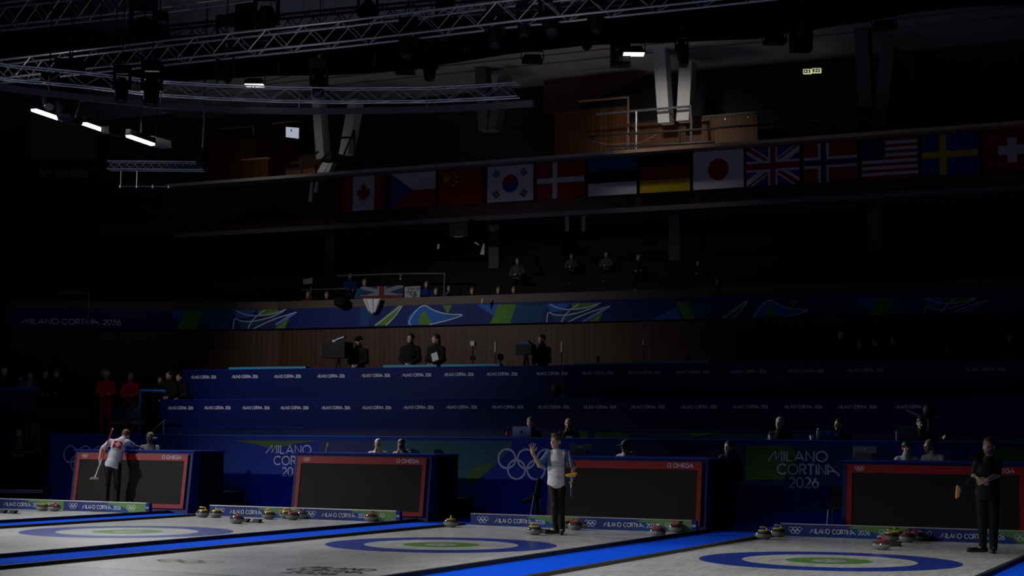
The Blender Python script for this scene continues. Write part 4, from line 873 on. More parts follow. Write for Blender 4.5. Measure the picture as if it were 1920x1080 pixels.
def head_prims(c, R, s=1.0, beard=False):
    c = V3(c); E = lambda p, r, op='+': ell(c+R@(V3(p)*s), V3(r)*s, R, op)
    K = lambda a, b, ra, rb: cap(c+R@(V3(a)*s), c+R@(V3(b)*s), ra*s, rb*s)
    P = [E((0, .015, .035), (.076, .094, .088)), E((0, -.020, -.035), (.062, .072, .080)), E((0, -.058, -.088), (.034, .026, .024)),
         K((-.030, -.076, .028), (.030, -.076, .028), .016, .016), K((0, -.088, .016), (0, -.106, -.022), .009, .014), E((0, -.082, -.052), (.024, .012, .008)), E((0, -.080, -.064), (.021, .013, .008)),
         E((.076, .012, -.008), (.011, .020, .031)), E((-.076, .012, -.008), (.011, .020, .031)), E((.034, -.066, -.020), (.022, .018, .018)), E((-.034, -.066, -.020), (.022, .018, .018))]
    P += [E((.031, -.092, .006), (.016, .012, .010), '-'), E((-.031, -.092, .006), (.016, .012, .010), '-'), E((0, -.1, -.0585), (.018, .010, .0022), '-')]
    return P
def face_parts(root, c, R, s, hm):
    b = MB(); c = V3(c)
    for sx in (-1, 1):
        b.ball(c+R@(V3((sx*.031, -.0765, .006))*s), .0092*s, mat('eye_white', (.5, .48, .46), .3), 8, 6); b.ball(c+R@(V3((sx*.031, -.0835, .006))*s), .0042*s, INK, 6, 5)
    b.build('eyes', root)
    b = MB()
    for sx in (-1, 1): b.tube([c+R@(V3((sx*.016, -.091, .030))*s), c+R@(V3((sx*.032, -.090, .036))*s), c+R@(V3((sx*.050, -.078, .030))*s)], .0042*s, hm, 5)
    b.build('eyebrows', root)
    MB().tube([c+R@(V3((x, -.0935+abs(x)*.3, -.0585))*s) for x in (-.018, 0, .018)], .003*s, mat('lip', (.25, .09, .07), .5), 5).build('mouth', root)
def hair_prims(c, R, s, kind):
    c = V3(c); E = lambda p, r, op='+': ell(c+R@(V3(p)*s), V3(r)*s, R, op)
    if kind == 'short': return [E((0, .022, .045), (.083, .098, .090)), E((0, -.085, -.055), (.10, .085, .095), '-'), E((.0, -.11, .01), (.055, .06, .05), '-')]
    if kind == 'swept': return [E((0, .020, .045), (.084, .100, .090)), E((0, -.045, .108), (.058, .048, .030)), E((0, -.085, -.055), (.10, .085, .095), '-'), E((.0, -.115, .015), (.055, .055, .05), '-')]
    if kind == 'bald': return [E((0, .03, .01), (.082, .096, .062)), E((0, -.085, -.03), (.10, .088, .14), '-')]
    if kind == 'long': return [E((0, .022, .040), (.086, .102, .094)), E((.04, .055, -.09), (.05, .05, .12)), E((-.04, .055, -.09), (.05, .05, .12)), E((.075, .03, -.10), (.025, .04, .11)), E((-.075, .03, -.10), (.025, .04, .11)), E((0, -.085, -.05), (.068, .095, .115), '-')]
    if kind == 'mop': return [E((0, .018, .050), (.092, .104, .094)), E((0, -.06, .07), (.07, .045, .035)), E((0, -.09, -.075), (.10, .085, .10), '-')]
    if kind == 'cap': return [E((0, .016, .060), (.088, .104, .080)), E((0, -.125, .050), (.066, .075, .010)), E((0, 0, -.06), (.12, .13, .09), '-')]
    if kind == 'beanie': return [E((0, .016, .055), (.088, .104, .098)), E((0, -.04, -.07), (.13, .16, .095), '-')]
    if kind == 'hood': return [E((0, .03, .02), (.105, .115, .125)), E((0, -.10, -.02), (.075, .10, .10), '-')]
def torso(J):
    up = unit(J['chest']-J['pelvis']); rt = unit(J['shR']-J['shL']); rt = unit(rt-up*np.dot(rt, up)); fw = np.cross(up, rt)
    return up, rt, fw, np.stack([rt, fw, up], 1)
BASE = dict(pelvis=(0, 0, .95), chest=(0, .0, 1.27), neck=(0, .01, 1.49), head=(0, -.02, 1.655), shR=(-.175, .01, 1.42), shL=(.175, .01, 1.42), elR=(-.23, .02, 1.14), elL=(.23, .02, 1.14), wrR=(-.24, -.06, .89), wrL=(.24, -.06, .89),
            hipR=(-.09, 0, .92), hipL=(.09, 0, .92), knR=(-.10, -.02, .50), knL=(.10, -.02, .50), anR=(-.10, .02, .085), anL=(.10, .02, .085), toR=(-.13, -.17, .03), toL=(.13, -.17, .03))
def person(lb, loc, az, pose, hd=(0, 0, 0), top=('tee', None), legm=BLACKM, shoem=RUB, hair=('short', None), vox=.012, sc=1.0, skinm=SKIN, hands=None, face=False, build=1.0, group=None, beard=None, torso_mats=None, matfn=None, hs=1.0, shoes=True):
    J = {k: V3(v) for k, v in {**BASE, **pose}.items()}; up, rt, fw, TR = torso(J); R = rotm(*hd); kb = build
    pv, ch, nk, hc = J['pelvis'], J['chest'], J['neck'], J['head']
    tors = lambda e: [ell(pv, (.160*kb+e, .105*kb+e, .125+e), TR), ell((pv+ch)/2, (.140*kb+e, .100*kb+e, .17+e), TR), ell(ch+up*.02, (.165*kb+e, .108*kb+e, .17+e), TR),
                       cap(ch+up*.08, J['shR']-up*.025, .075+e, .050+e*.8), cap(ch+up*.08, J['shL']-up*.025, .075+e, .050+e*.8), cap(nk-up*.015, J['shR']+rt*-.03-up*.0, .046+e*.4, .040+e*.6), cap(nk-up*.015, J['shL']-rt*-.03-up*.0, .046+e*.4, .040+e*.6), cap(ch+up*.14, nk, .075+e*.6, .060+e*.4)]
    arm = lambda S, e: [cap(J['sh'+S], J['el'+S], .050+e, .041+e), cap(J['el'+S], J['wr'+S], .042+e, .028+e)]
    leg = lambda S, e: [cap(J['hip'+S], J['kn'+S], .082*kb+e, .055+e), cap(J['kn'+S], J['an'+S], .056+e, .038+e)]
    P = tors(0)+arm('R', 0)+arm('L', 0)+leg('R', 0)+leg('L', 0)+[cap(nk-up*.02, hc+R@V3((0, .015, -.07))*hs, .056, .054)]
    for S in 'RL': P += [cap(J['an'+S], J['to'+S], .036, .026)]
    P += head_prims(hc, R, hs)
    for S in 'RL':
        h = (hands or {}).get(S, {}); d = h.get('d', J['wr'+S]-J['el'+S]); inn = rt if S == 'L' else -rt
        P += hand_prims(J['wr'+S], d, h.get('n', inn), h.get('side', fw), h.get('curl', .45), h.get('spread', .12), h.get('sc', 1.0), h.get('thumb', .5))
    root = skin_obj('person', P, vox, .018 if vox < .014 else .02, skinm)
    root.location = [float(c) for c in loc]; root.rotation_euler = (0, 0, az); root.scale = (sc,)*3; tag(root, lb, 'person', group)
    kind, tm = top; CP = []
    if kind in ('tee', 'polo'):
        e = .016; CP = tors(e)+[ell(pv+up*.0, (.158*kb+e, .116*kb+e, .18), TR), ell((pv+ch)/2, (.156*kb+e, .110*kb+e, .24), TR)]
        for S in 'RL': CP.append(cap(J['sh'+S], J['sh'+S]+(J['el'+S]-J['sh'+S])*(.80), .061, .061))
        CP.append(slab(-up, -np.dot(up, pv-up*.10)))
        if kind == 'polo': CP.append(cap(nk-up*.015, nk+up*.03, .070, .064))
    elif kind in ('jacket', 'coat', 'hoodie'):
        e = .032; CP = tors(e)
        for S in 'RL': CP += [cap(J['sh'+S]-up*.012, J['el'+S], .068, .062), cap(J['el'+S], J['el'+S]+(J['wr'+S]-J['el'+S])*.94, .064, .046)]
        CP.append(cap(nk-up*.03, nk+up*.045, .082, .078))
        if kind == 'coat': CP += [ell(pv-up*.16, (.19*kb, .15*kb, .26), TR), slab(-up, -np.dot(up, pv-up*.30))]
        else: CP.append(slab(-up, -np.dot(up, pv-up*.11)))
        if kind == 'hoodie': CP += [cap(nk-fw*.09+rt*.10-up*.01, nk-fw*.09-rt*.10-up*.01, .05, .05), ell(nk-fw*.10-up*.05, (.11, .06, .07), TR)]
    if CP: skin_obj({'tee': 'shirt', 'polo': 'shirt', 'jacket': 'jacket', 'hoodie': 'jacket', 'coat': 'coat'}[kind], CP, vox, .03, tm, root, matfn, torso_mats)
    if legm is not None:
        e = .014; LP = [ell(pv, (.160*kb+.009, .105*kb+.009, .134), TR)]
        for S in 'RL': LP += [cap(J['hip'+S], J['kn'+S], .085*kb+e, .058+e), cap(J['kn'+S], J['an'+S], .059+e, .043+e)]
        skin_obj('trousers', LP, vox, .025, legm, root)
    if shoem is not None and shoes:
        SP = []
        for S in 'RL':
            a, t_ = J['an'+S], J['to'+S]; dd = unit((t_-a)*V3((1, 1, 0)))
            SP += [cap(a-dd*.04-Z3*(a[2]-.042), t_+dd*.06+Z3*(.036-t_[2]), .042, .036), cap(a-Z3*(a[2]-.06), a+Z3*.01, .044, .046)]
        lowz = min(J['anR'][2], J['anL'][2]); SP.append(slab((0, 0, -1), -.0015))
        skin_obj('shoes', SP, max(vox*.8, .006), .02, shoem, root)
    if hair and hair[0]: skin_obj({'cap': 'cap', 'beanie': 'hat', 'hood': 'hood'}.get(hair[0], 'hair'), hair_prims(hc, R, hs, hair[0]), min(vox, .011), .014, hair[1], root)
    if beard is not None:
        E = lambda p, r, op='+': ell(hc+R@(V3(p)*hs), V3(r)*hs, R, op)
        skin_obj('beard', [E((0, -.030, -.070), (.066, .068, .052)), E((0, -.055, -.095), (.045, .04, .032)), E((0, -.088, -.040), (.030, .014, .008)), E((0, -.106, -.0585), (.022, .03, .006), '-'), E((0, .03, .0), (.1, .09, .06), '-'), E((0, -.09, .005), (.07, .06, .035), '-')], min(vox, .008), .01, beard, root)
    if face: face_parts(root, hc, R, hs, hair[1] if hair else BLACK)
    return root
# ------------------------------------------------------------------ placing people
def proj(P):
    d = V3(P)-CC; z = d@CF; return 960+FPX*(d@CR)/z, 540-FPX*(d@CU)/z, FPX/z
def facing(loc): return math.atan2(-loc[0], loc[1])
def frame_of(loc):                       # local x = image right, local -y = towards the viewer, z up
    x0, y0, s = proj(loc); return lambda px, py, y=0.0: ((px-x0)/s, y, (y0-py)/s)
HB = mat('brown_hair', (.10, .055, .03), .6, bump=.3, scale=60); HG = mat('grey_hair', (.40, .38, .35), .6, bump=.3, scale=60); HW_ = mat('white_hair', (.55, .53, .50), .6, bump=.3, scale=60); HK = mat('black_hair', (.012, .010, .009), .5, bump=.3, scale=60); HR = mat('auburn_hair', (.16, .07, .035), .6, bump=.3, scale=60); HS = mat('dark_grey_hair', (.14, .12, .10), .6, bump=.3, scale=60)
TIGHT = mat('black_sport_trousers', (.009, .009, .010), .6, spec=.22); BSHOE = mat('black_shoe', (.012, .012, .012), .35); BJ = mat('black_jacket', (.014, .014, .016), .8, spec=.2)
# --- waving player
def shirt_grey():
    m, h = raw('white_shirt_grey_strokes', .8, .2); o, v = h.xyz(); mp = h.n('Mapping'); mp.inputs['Rotation'].default_value = (0, math.radians(-28), 0); mp.inputs['Scale'].default_value = (4, 4, 60); h.t.links.new(v, mp.inputs[0])
    nz = h.n('TexNoise'); nz.inputs['Scale'].default_value = 1.0; nz.inputs['Detail'].default_value = 3; h.t.links.new(mp.outputs[0], nz.inputs['Vector'])
    f = h.m('SMOOTH_MAX', h.m('MULTIPLY_ADD', nz.outputs['Fac'], 6, -3.1), 0, .1); f = h.m('MINIMUM', f, 1)
    h.put(h.b.inputs['Base Color'], h.mix(f, (.64, .62, .60), (.25, .24, .26))); return m
S1 = shirt_grey(); S2 = mat('slate_blue_sleeve', (.07, .13, .23), .8, spec=.2); S3 = mat('white_piping', (.62, .62, .64), .8)
loc = on_z(1043, 1002, .012); F = frame_of(loc); az = facing(loc)
mh = person('person in a white and slate-blue shirt waving one hand, broom in the other', loc, az, dict(
    pelvis=F(1043.5, 905), chest=F(1043, 872, -.01), neck=F(1043, 846.5), head=F(1041, 828.5, -.03), shR=F(1027.5, 851), shL=F(1060.5, 850), elR=F(1011, 873.5, -.08), wrR=F(997.8, 850, -.22),
    elL=F(1075, 877, .06), wrL=F(1072.5, 894, -.03), hipR=F(1036, 910), hipL=F(1051, 910), knR=F(1040, 949.5, -.05), knL=F(1050.5, 949.5, -.02), anR=F(1042.5, 991, .10), anL=F(1053.5, 993.5, 0), toR=F(1029, 999, .06), toL=F(1052.5, 1000, -.17)),
    hd=(-32, 3, 3), top=('tee', S1), legm=TIGHT, shoem=BSHOE, hair=('swept', HB), vox=.0062, face=True, hs=1.10, build=.93,
    hands=dict(R=dict(d=(-.06, -.10, 1), n=(.1, -1, -.1), side=(1, 0, 0), curl=.10, spread=.42, thumb=-.2), L=dict(d=(0, -.25, -1), n=(-1, -.2, 0), side=(0, -1, 0), curl=.85)),
    torso_mats=[S1, S2, S3], matfn=None)
sh = [c for c in mh.children if c.name.startswith('shirt')][0]; me = sh.data
sc_ = np.array([p.center[:] for p in me.polygons]); shR, shL = V3(F(1027.5, 851)), V3(F(1060.5, 850))
idx = np.where((sc_[:, 0] < shR[0]+.035-(sc_[:, 2]-shR[2])*.10) & (sc_[:, 2] > 1.2), 1, np.where((sc_[:, 0] > shL[0]-.03) & (sc_[:, 2] > .85), 1, 0))
idx = np.where((idx == 1) & (sc_[:, 0] > .0) & (np.abs(sc_[:, 0]-(shL[0]+.045+.25*np.maximum(0, 1.45-sc_[:, 2])*.6)) < .012) & (sc_[:, 2] < 1.52), 2, idx)
idx = np.where((np.abs(sc_[:, 2]-1.495) < .014) & (np.abs(sc_[:, 0]) < .07) & (sc_[:, 1] < 0), 2, idx)
me.polygons.foreach_set('material_index', idx.astype(np.int32)); me.update()
def to_world(loc, az, p, sc=1.0):
    c, s = math.cos(az), math.sin(az); p = V3(p)*sc; return V3((loc[0]+c*p[0]-s*p[1], loc[1]+s*p[0]+c*p[1], loc[2]+p[2]))
YB = mat('yellow_brush_pad', (.85, .36, .01), .7, bump=.5, scale=90); WS = mat('white_shaft', (.60, .60, .66), .35); BS = mat('blue_shaft', (.02, .07, .42), .35); RS = mat('red_shaft', (.5, .02, .03), .35); KS = mat('dark_shaft', (.05, .06, .09), .3)
def broom(lb, tail, head, padx, padn, cols, loc, az, padm=YB, plate=None, knob=None):
    W = lambda p: to_world(loc, az, p); a, h = W(tail), W(head); t = thing('curling_broom', lb, 'broom', h); L = t.location; n = len(cols)
    b = MB()
    for i, (f0, f1, m) in enumerate(cols): b.tube([a+(h-a)*f0, a+(h-a)*f1], .0145, m, 10)
    if knob: b.ball(a, .02, knob, 10, 8)
    b.build('shaft', t, L)
    c, s = math.cos(az), math.sin(az); rot = lambda v: unit((c*v[0]-s*v[1], s*v[0]+c*v[1], v[2])); px_, pn = rot(padx), rot(padn); py = np.cross(pn, px_)
    b = MB(); b.obox(h+pn*.012, px_*.075, py*.024, pn*.012, plate or WS); b.tube([h, h-(h-a)/np.linalg.norm(h-a)*.05], .02, plate or WS, 8); b.build('head_plate', t, L)
    b = MB(); nn = 18; ring = []
    for k in range(nn):
        an = 2*math.pi*k/nn; ring.append(h+px_*(.10*math.copysign(abs(math.cos(an))**.6, math.cos(an)))+py*(.032*math.copysign(abs(math.sin(an))**.6, math.sin(an))))
    tops = [q+pn*.024 for q in ring]; mid = [h+(q-h)*1.06+pn*.038 for q in ring]; end = [h+(q-h)*.96+pn*.052 for q in ring]
    vs = tops+mid+end; fs = [(r*nn+k, r*nn+(k+1) % nn, (r+1)*nn+(k+1) % nn, (r+1)*nn+k) for r in (0, 1) for k in range(nn)]+[tuple(range(nn-1, -1, -1)), tuple(2*nn+k for k in range(nn))]
    b.add(vs, fs, padm, True); b.build('brush_pad', t, L); return t
broom('yellow-padded broom hanging from the hand of the waving player', F(1071.0, 934, .95), F(1070.5, 893.5, -.10), (1, 0, .14), (0, -.35, 1), [(0, .45, BS), (.45, 1, WS)], loc, az)
# --- bearded player in black
loc = on_z(1850, 1036, .012); F = frame_of(loc); az = facing(loc); PB = mat('black_polo', (.010, .010, .012), .7, spec=.25)
person('bearded person in a black polo shirt and trousers, hands clasped, broom under the arm', loc, az, dict(
    pelvis=F(1853.5, 926), chest=F(1855, 890, -.02), neck=F(1857, 861.5), head=F(1857.3, 838.5, -.03), shR=F(1836, 869), shL=F(1874, 870), elR=F(1830, 892, -.03), wrR=F(1839.5, 899.5, -.24), elL=F(1872, 891, -.06), wrL=F(1853, 900.5, -.25),
    hipR=F(1844, 930), hipL=F(1863, 930), knR=F(1843.5, 978, -.03), knL=F(1864, 978, -.03), anR=F(1843.5, 1027, .03), anL=F(1862.5, 1028, .0), toR=F(1824, 1033, -.05), toL=F(1861, 1034, -.19)),
    hd=(-12, -6, -2), top=('polo', PB), legm=mat('black_loose_trousers', (.009, .009, .010), .8, spec=.2), shoem=BSHOE, hair=('short', HR), vox=.0062, face=True, hs=1.08, beard=HR, build=1.03,
    hands=dict(R=dict(d=(.9, -.25, -.35), n=(0, .7, -.5), side=(0, .2, 1), curl=.55), L=dict(d=(-.9, -.2, -.25), n=(0, .8, -.3), side=(0, .2, 1), curl=.5)))
MB().tube([to_world(loc, az, F(1833, 894.5, -.08)), to_world(loc, az, F(1839, 898.5, -.20))], [.047, .04], BJ, 12).build('wrist_brace')
wb = bpy.data.objects['wrist_brace']; tag(wb, 'black wrist brace on the forearm of the bearded player', 'brace')
broom('yellow-padded broom held under the arm of the bearded player', F(1846, 872, .52), F(1803.5, 922.5, -.36), (.10, 0, 1), (-1, -.25, 0), [(0, .6, BS), (.6, 1, KS)], loc, az, plate=mat('pale_blue_plate', (.30, .42, .62), .4))
# --- player leaning over the first display desk
loc = on_y(208, 940, 28.42); loc[2] = 0.0; F = frame_of(loc); az = facing(loc)
def shirt_cross(pl, up, rt):
    m, h = raw('white_shirt_red_cross', .8, .2); o, v = h.xyz()
    def dot(a):
        x = h.n('VectorMath', operation='DOT_PRODUCT'); h.t.links.new(v, x.inputs[0]); x.inputs[1].default_value = a; return x.outputs['Value']
    U = h.m('SUBTRACT', dot(tuple(rt)), float(np.dot(rt, pl))); W = h.m('SUBTRACT', dot(tuple(up)), float(np.dot(up, pl)))
    au, aw = h.m('ABSOLUTE', U), h.m('ABSOLUTE', W); lt = lambda a, b: h.m('LESS_THAN', a, b); mul = lambda a, b: h.m('MULTIPLY', a, b)
    back = h.m('LESS_THAN', o[1], float(pl[1])+.16)
    sq = mul(mul(lt(au, .098), lt(aw, .098)), back); cr = h.m('MAXIMUM', mul(lt(au, .066), lt(aw, .022)), mul(lt(au, .022), lt(aw, .066)))
    nz = h.n('TexNoise'); nz.inputs['Scale'].default_value = 9; h.t.links.new(v, nz.inputs['Vector'])
    base = h.mix(nz.outputs['Fac'], (.50, .51, .56), (.62, .62, .65)); c = h.mix(sq, base, (.50, .015, .02)); c = h.mix(mul(sq, cr), c, (.62, .6, .62))
    wv = h.m('GREATER_THAN', h.m('FRACT', h.m('MULTIPLY', U, 46)), .35)
    for w0, hw, um in ((.155, .012, .125), (-.128, .011, .075), (-.158, .011, .065)):
        c = h.mix(mul(mul(mul(lt(h.m('ABSOLUTE', h.m('SUBTRACT', W, w0)), hw), lt(au, um)), wv), back), c, (.06, .07, .09))
    h.put(h.b.inputs['Base Color'], c); return m
pl1 = V3(F(216, 835, .14)); pv1 = V3(F(208.5, 872, 0)); ch1 = V3(F(217, 840, .20)); up1 = unit(ch1-pv1); rt1 = unit(V3(F(236, 829, .36))-V3(F(203.5, 827, .28))); rt1 = unit(rt1-up1*np.dot(rt1, up1))
SW = shirt_cross(pl1, up1, rt1)
person('person in a white shirt with a red cross badge leaning over the display desk', loc, az, dict(
    pelvis=F(208.5, 872, 0), chest=F(217, 840, .20), neck=F(225, 824, .38), head=F(231, 818, .52), shL=F(203.5, 828.5, .26), shR=F(235, 829.5, .36), elL=F(187.5, 844, .10), wrL=F(184.6, 861, .04), elR=F(246.5, 837.5, .56), wrR=F(256, 839, .74),
    hipL=F(201, 874), hipR=F(217, 874), knL=F(199, 907, .03), knR=F(218, 907, .03), anL=F(199, 938.5, .0), anR=F(218, 938.5, .0), toL=F(197.5, 942, .17), toR=F(219.5, 942, .17)),
    hd=(150, 32, 0), top=('tee', SW), legm=TIGHT, shoem=BSHOE, hair=('short', HB), vox=.0085, face=False, hs=1.10, build=.97,
    hands=dict(L=dict(d=(-.1, -.05, -1), n=(1, 0, 0), side=(0, 1, 0), curl=.85), R=dict(d=(.8, .6, -.25), n=(0, 0, -1), side=(-.6, .6, 0), curl=.3)))
broom('red and white broom held upright by the player leaning over the desk', F(206.3, 805, .16), F(177.3, 895.5, -.12), (1, .1, -.08), (-.3, 0, -1), [(0, .62, RS), (.62, 1, WS)], loc, az, padm=mat('pale_red_pad', (.45, .18, .18), .7), knob=WS)
# --- woman in black
loc = on_z(1362, 989, 0.0); F = frame_of(loc); az = facing(loc)
person('dark-haired person in a long black coat standing on the blue walkway', loc, az, dict(
    pelvis=F(1367, 905), chest=F(1368, 876), neck=F(1368, 854), head=F(1367, 839.5, -.02), shR=F(1354.5, 859), shL=F(1382, 859.5), elR=F(1346, 882), elL=F(1389, 884), wrR=F(1341, 902, -.06), wrL=F(1389, 902, -.05),
    hipR=F(1360, 909), hipL=F(1374, 909), knR=F(1361, 948), knL=F(1371, 948), anR=F(1359.5, 982), anL=F(1368, 982), toR=F(1358.5, 987, -.17), toL=F(1367, 987, -.17)),
    hd=(-38, 0, 0), top=('coat', BJ), legm=BLACKM, shoem=mat('dark_shoe', (.05, .05, .05), .3), hair=('long', HK), vox=.010, hs=1.02, build=.98)
# --- seated people
SEAT = dict(pelvis=(0, 0, .55), chest=(0, -.02, .87), neck=(0, -.035, 1.085), head=(0, -.06, 1.25), shR=(-.175, -.02, 1.02), shL=(.175, -.02, 1.02), elR=(-.25, -.12, .77), elL=(.25, -.12, .77), wrR=(-.12, -.30, .76), wrL=(.12, -.30, .76),
            hipR=(-.09, -.02, .53), hipL=(.09, -.02, .53), knR=(-.11, -.44, .53), knL=(.11, -.44, .53), anR=(-.11, -.42, .085), anL=(.11, -.42, .085), toR=(-.12, -.58, .03), toL=(.12, -.58, .03))
def seated(lb, px, py, Y, floor, pose=None, turn=0.0, **kw):
    P = on_y(px, py, Y); hl = V3((pose or {}).get('head', SEAT['head'])); sc = (P[2]-floor)/hl[2]; az = facing(P)+math.radians(turn); c, s = math.cos(az), math.sin(az)
    loc = (P[0]-sc*(c*hl[0]-s*hl[1]), P[1]-sc*(s*hl[0]+c*hl[1]), floor); kw.setdefault('legm', BLACKM); kw.setdefault('shoem', RUB)
    return person(lb, loc, az, {**SEAT, **(pose or {})}, sc=sc, **kw)
def standing(lb, px, py, Y, floor, pose=None, turn=0.0, **kw):
    P = on_y(px, py, Y); sc = (P[2]-floor)/1.655; az = facing(P)+math.radians(turn); loc = (P[0], P[1], floor); return person(lb, loc, az, pose or {}, sc=sc, **kw)
WJ = mat('white_jacket', (.55, .54, .54), .8, spec=.2, bump=.3, scale=12); BE = mat('beige_jacket', (.42, .38, .31), .8, spec=.2, bump=.3, scale=12); GW2 = mat('grey_white_jacket', (.34, .36, .40), .8, var=.5, scale=9)
CHIN = dict(elR=(-.20, -.26, .80), wrR=(-.05, -.21, 1.05)); XY = 30.62
seated('grey-haired person in a white shirt sitting beside the leaning player', 281, 821, XY, .42, turn=-8, hd=(-22, 4, 0), top=('tee', WJ), hair=('short', HG), vox=.010, hs=1.08)
seated('white-haired person in a white jacket with one hand over the mouth', 709, 833, XY, .42, CHIN, hd=(-18, 6, 0), top=('jacket', WJ), hair=('short', HW_), vox=.010, hs=1.05, hands=dict(R=dict(d=(.25, 0, 1), n=(0, 1, 0), side=(1, 0, 0), curl=.6)))
seated('dark-haired person in a hooded pale jacket looking down, hand at the chin', 752, 834, XY, .42, dict(elR=(-.22, -.22, .80), wrR=(-.10, -.19, 1.03), head=(-.03, -.09, 1.24)), turn=-8, hd=(-20, 22, 6), top=('hoodie', BE), hair=('short', HS), vox=.010, hs=1.08, hands=dict(R=dict(d=(.35, .1, 1), n=(.2, 1, 0), side=(1, 0, 0), curl=.8)))
seated('person in a dark peaked cap and hooded beige jacket', 1173, 837, XY, .42, turn=-25, hd=(-28, 10, 0), top=('hoodie', BE), hair=('cap', mat('dark_cap', (.03, .03, .035), .8)), vox=.010, hs=1.08)
seated('black-haired smiling person in a grey and white jacket', 1700, 840, XY, .42, hd=(14, 4, 0), top=('jacket', GW2), hair=('mop', HK), vox=.010, hs=1.05)
seated('dark-haired person in a white zip jacket leaning towards a neighbour', 1742.5, 837, XY, .42, dict(head=(-.06, -.08, 1.24), neck=(-.02, -.04, 1.085)), turn=-22, hd=(-32, 8, 10), top=('jacket', WJ), hair=('short', HS), vox=.010, hs=1.10)
OY = 32.12
seated('grey-haired official with glasses behind a silver laptop', 994.5, 793, OY, .85, hd=(-16, 3, 0), top=('jacket', BJ), hair=('short', HS), vox=.012, hs=1.05)
seated('bald official in black resting the chin on one hand, above the waving player', 1066, 795, OY, .85, CHIN, hd=(-8, 4, 0), top=('jacket', BJ), hair=('bald', HG), vox=.012, hs=1.08, hands=dict(R=dict(d=(.2, 0, 1), n=(0, 1, 0), side=(1, 0, 0), curl=.9)))
seated('grey-haired official in black beside a white cup, above the large white lettering', 1462, 794, OY, .85, hd=(-30, 2, 0), top=('jacket', BJ), hair=('short', HG), vox=.012, hs=1.08)
seated('dark-haired official in black behind the blue laptop', 1573, 796, OY, .85, turn=-10, hd=(-35, 4, 0), top=('jacket', BJ), hair=('short', HK), vox=.012, hs=1.05)
o = seated('official in black with a green scarf reaching one arm to the side', 1727, 794, OY, .85, dict(elL=(.34, -.06, .86), wrL=(.42, -.16, .95)), hd=(10, 14, 0), top=('jacket', BJ), hair=('short', HK), vox=.012, hs=1.05)
P = on_y(1714, 808, OY-.30); MB().prism([P+V3(q) for q in ((-.07, 0, -.09), (.10, 0, -.07), (.03, 0, .02), (-.03, 0, .10))], (0, .05, 0), mat('green_scarf', (.06, .32, .16), .8)).build('scarf')
tag(bpy.data.objects['scarf'], 'green scarf at the neck of the official reaching to the side', 'scarf')
# --- people on the camera platform behind the upper tier
PY, PF = 37.3, 2.5; CROSS = dict(elR=(-.24, -.08, 1.16), elL=(.24, -.08, 1.16), wrR=(.04, -.20, 1.12), wrL=(-.04, -.22, 1.08)); HOLD = dict(elR=(-.22, -.02, 1.15), elL=(.22, -.02, 1.15), wrR=(-.06, -.26, 1.03), wrL=(.06, -.26, 1.03))
DJ = mat('dark_jacket', (.012, .012, .014), .85, spec=.1)
def dup_person(o, lb, px, py, Y, floor, turn=0.0, group=None, hl=1.655):
    P = on_y(px, py, Y); c = copy_tree(o); c.location = (P[0], P[1], floor); c.rotation_euler = (0, 0, facing(P)+math.radians(turn)); c.scale = ((P[2]-floor)/hl,)*3; c['label'] = lb
    if group: c['group'] = group
    return c
st1 = standing('camera operator in a dark cap behind the large broadcast camera', 673, 640, PY, PF, HOLD, -20, hd=(-20, 5, 0), top=('jacket', DJ), hair=('cap', BLACKM), vox=.018)
st2 = standing('dark-haired person in black with hands held low, right of the large broadcast camera', 770, 635, PY, PF, HOLD, -10, hd=(-18, 2, 0), top=('jacket', DJ), hair=('short', HK), vox=.018)
st3 = standing('long-haired person in black wearing a white badge on the camera platform', 818, 636, PY, PF, HOLD, -30, hd=(-30, 2, 0), top=('jacket', DJ), hair=('long', HK), vox=.018)
P = on_y(815.5, 669, PY-.5); tag(MB().obox(P, V3((.09, 0, .03)), V3((0, .01, 0)), V3((-.03, 0, .10)), mat('white_badge', (.5, .5, .5), .6)).build('badge'), 'white pass card hanging on the long-haired person on the platform', 'badge')
dup_person(st2, 'camera operator in black behind the smaller camera with a blue cover', 1016, 637, PY, PF, -35)
for px, py, lb in ((1578, 628, 'leftmost of the dim standing figures at the unlit right of the platform'), (1613, 646, 'second of the dim standing figures at the unlit right of the platform'), (1642, 642, 'third of the dim standing figures at the unlit right of the platform'), (1676, 640, 'fourth of the dim standing figures at the unlit right of the platform'), (1778, 655, 'dim figure in a pale cap standing alone at the unlit right of the platform'), (1896, 634, 'dim figure standing at the far right edge of the platform')):
    dup_person(st3 if px in (1642, 1778) else st2, lb, px, py, PY, PF, -15, 'dim figures on the right of the platform')
# broadcast cameras
def tv_camera(px, py, s, lb, cover=False):
    P = on_y(px, py, PY-.45); t = thing('broadcast_camera', lb, 'camera', P); L = V3((0, 0, 0))
    MB().box(-.42*s, .30*s, -.22*s, .22*s, -.22*s, .20*s, FBLK).build('body', t); MB().box(-.50*s, -.42*s, -.16*s, .16*s, -.14*s, .14*s, BLACK).build('lens_hood', t)
    if cover: MB().prism([(-.3*s, -.23*s, .2*s), (.25*s, -.23*s, .2*s), (.1*s, -.23*s, .34*s), (-.1*s, -.23*s, .33*s)], (0, .4*s, 0), mat('blue_cover', (.03, .09, .30), .7)).build('cover', t)
    else:
        MB().obox((.12*s, -.1, .30*s), V3((.13*s, 0, .04)), V3((0, .08, 0)), V3((0, 0, .02)), mat('pale_viewfinder', (.4, .4, .42), .5)).build('viewfinder', t)
        MB().box(-.2*s, -.1*s, -.05, .05, .2*s, .27*s, mat('pale_viewfinder', (.4, .4, .42))).build('tally_light', t)
    b = MB(); h = P[2]-PF
    for a in (90, 210, 330): b.tube([(0, 0, -.22*s), (.38*math.cos(math.radians(a)), .38*math.sin(math.radians(a)), -h)], .025, FBLK, 6)
    b.build('tripod', t); return t
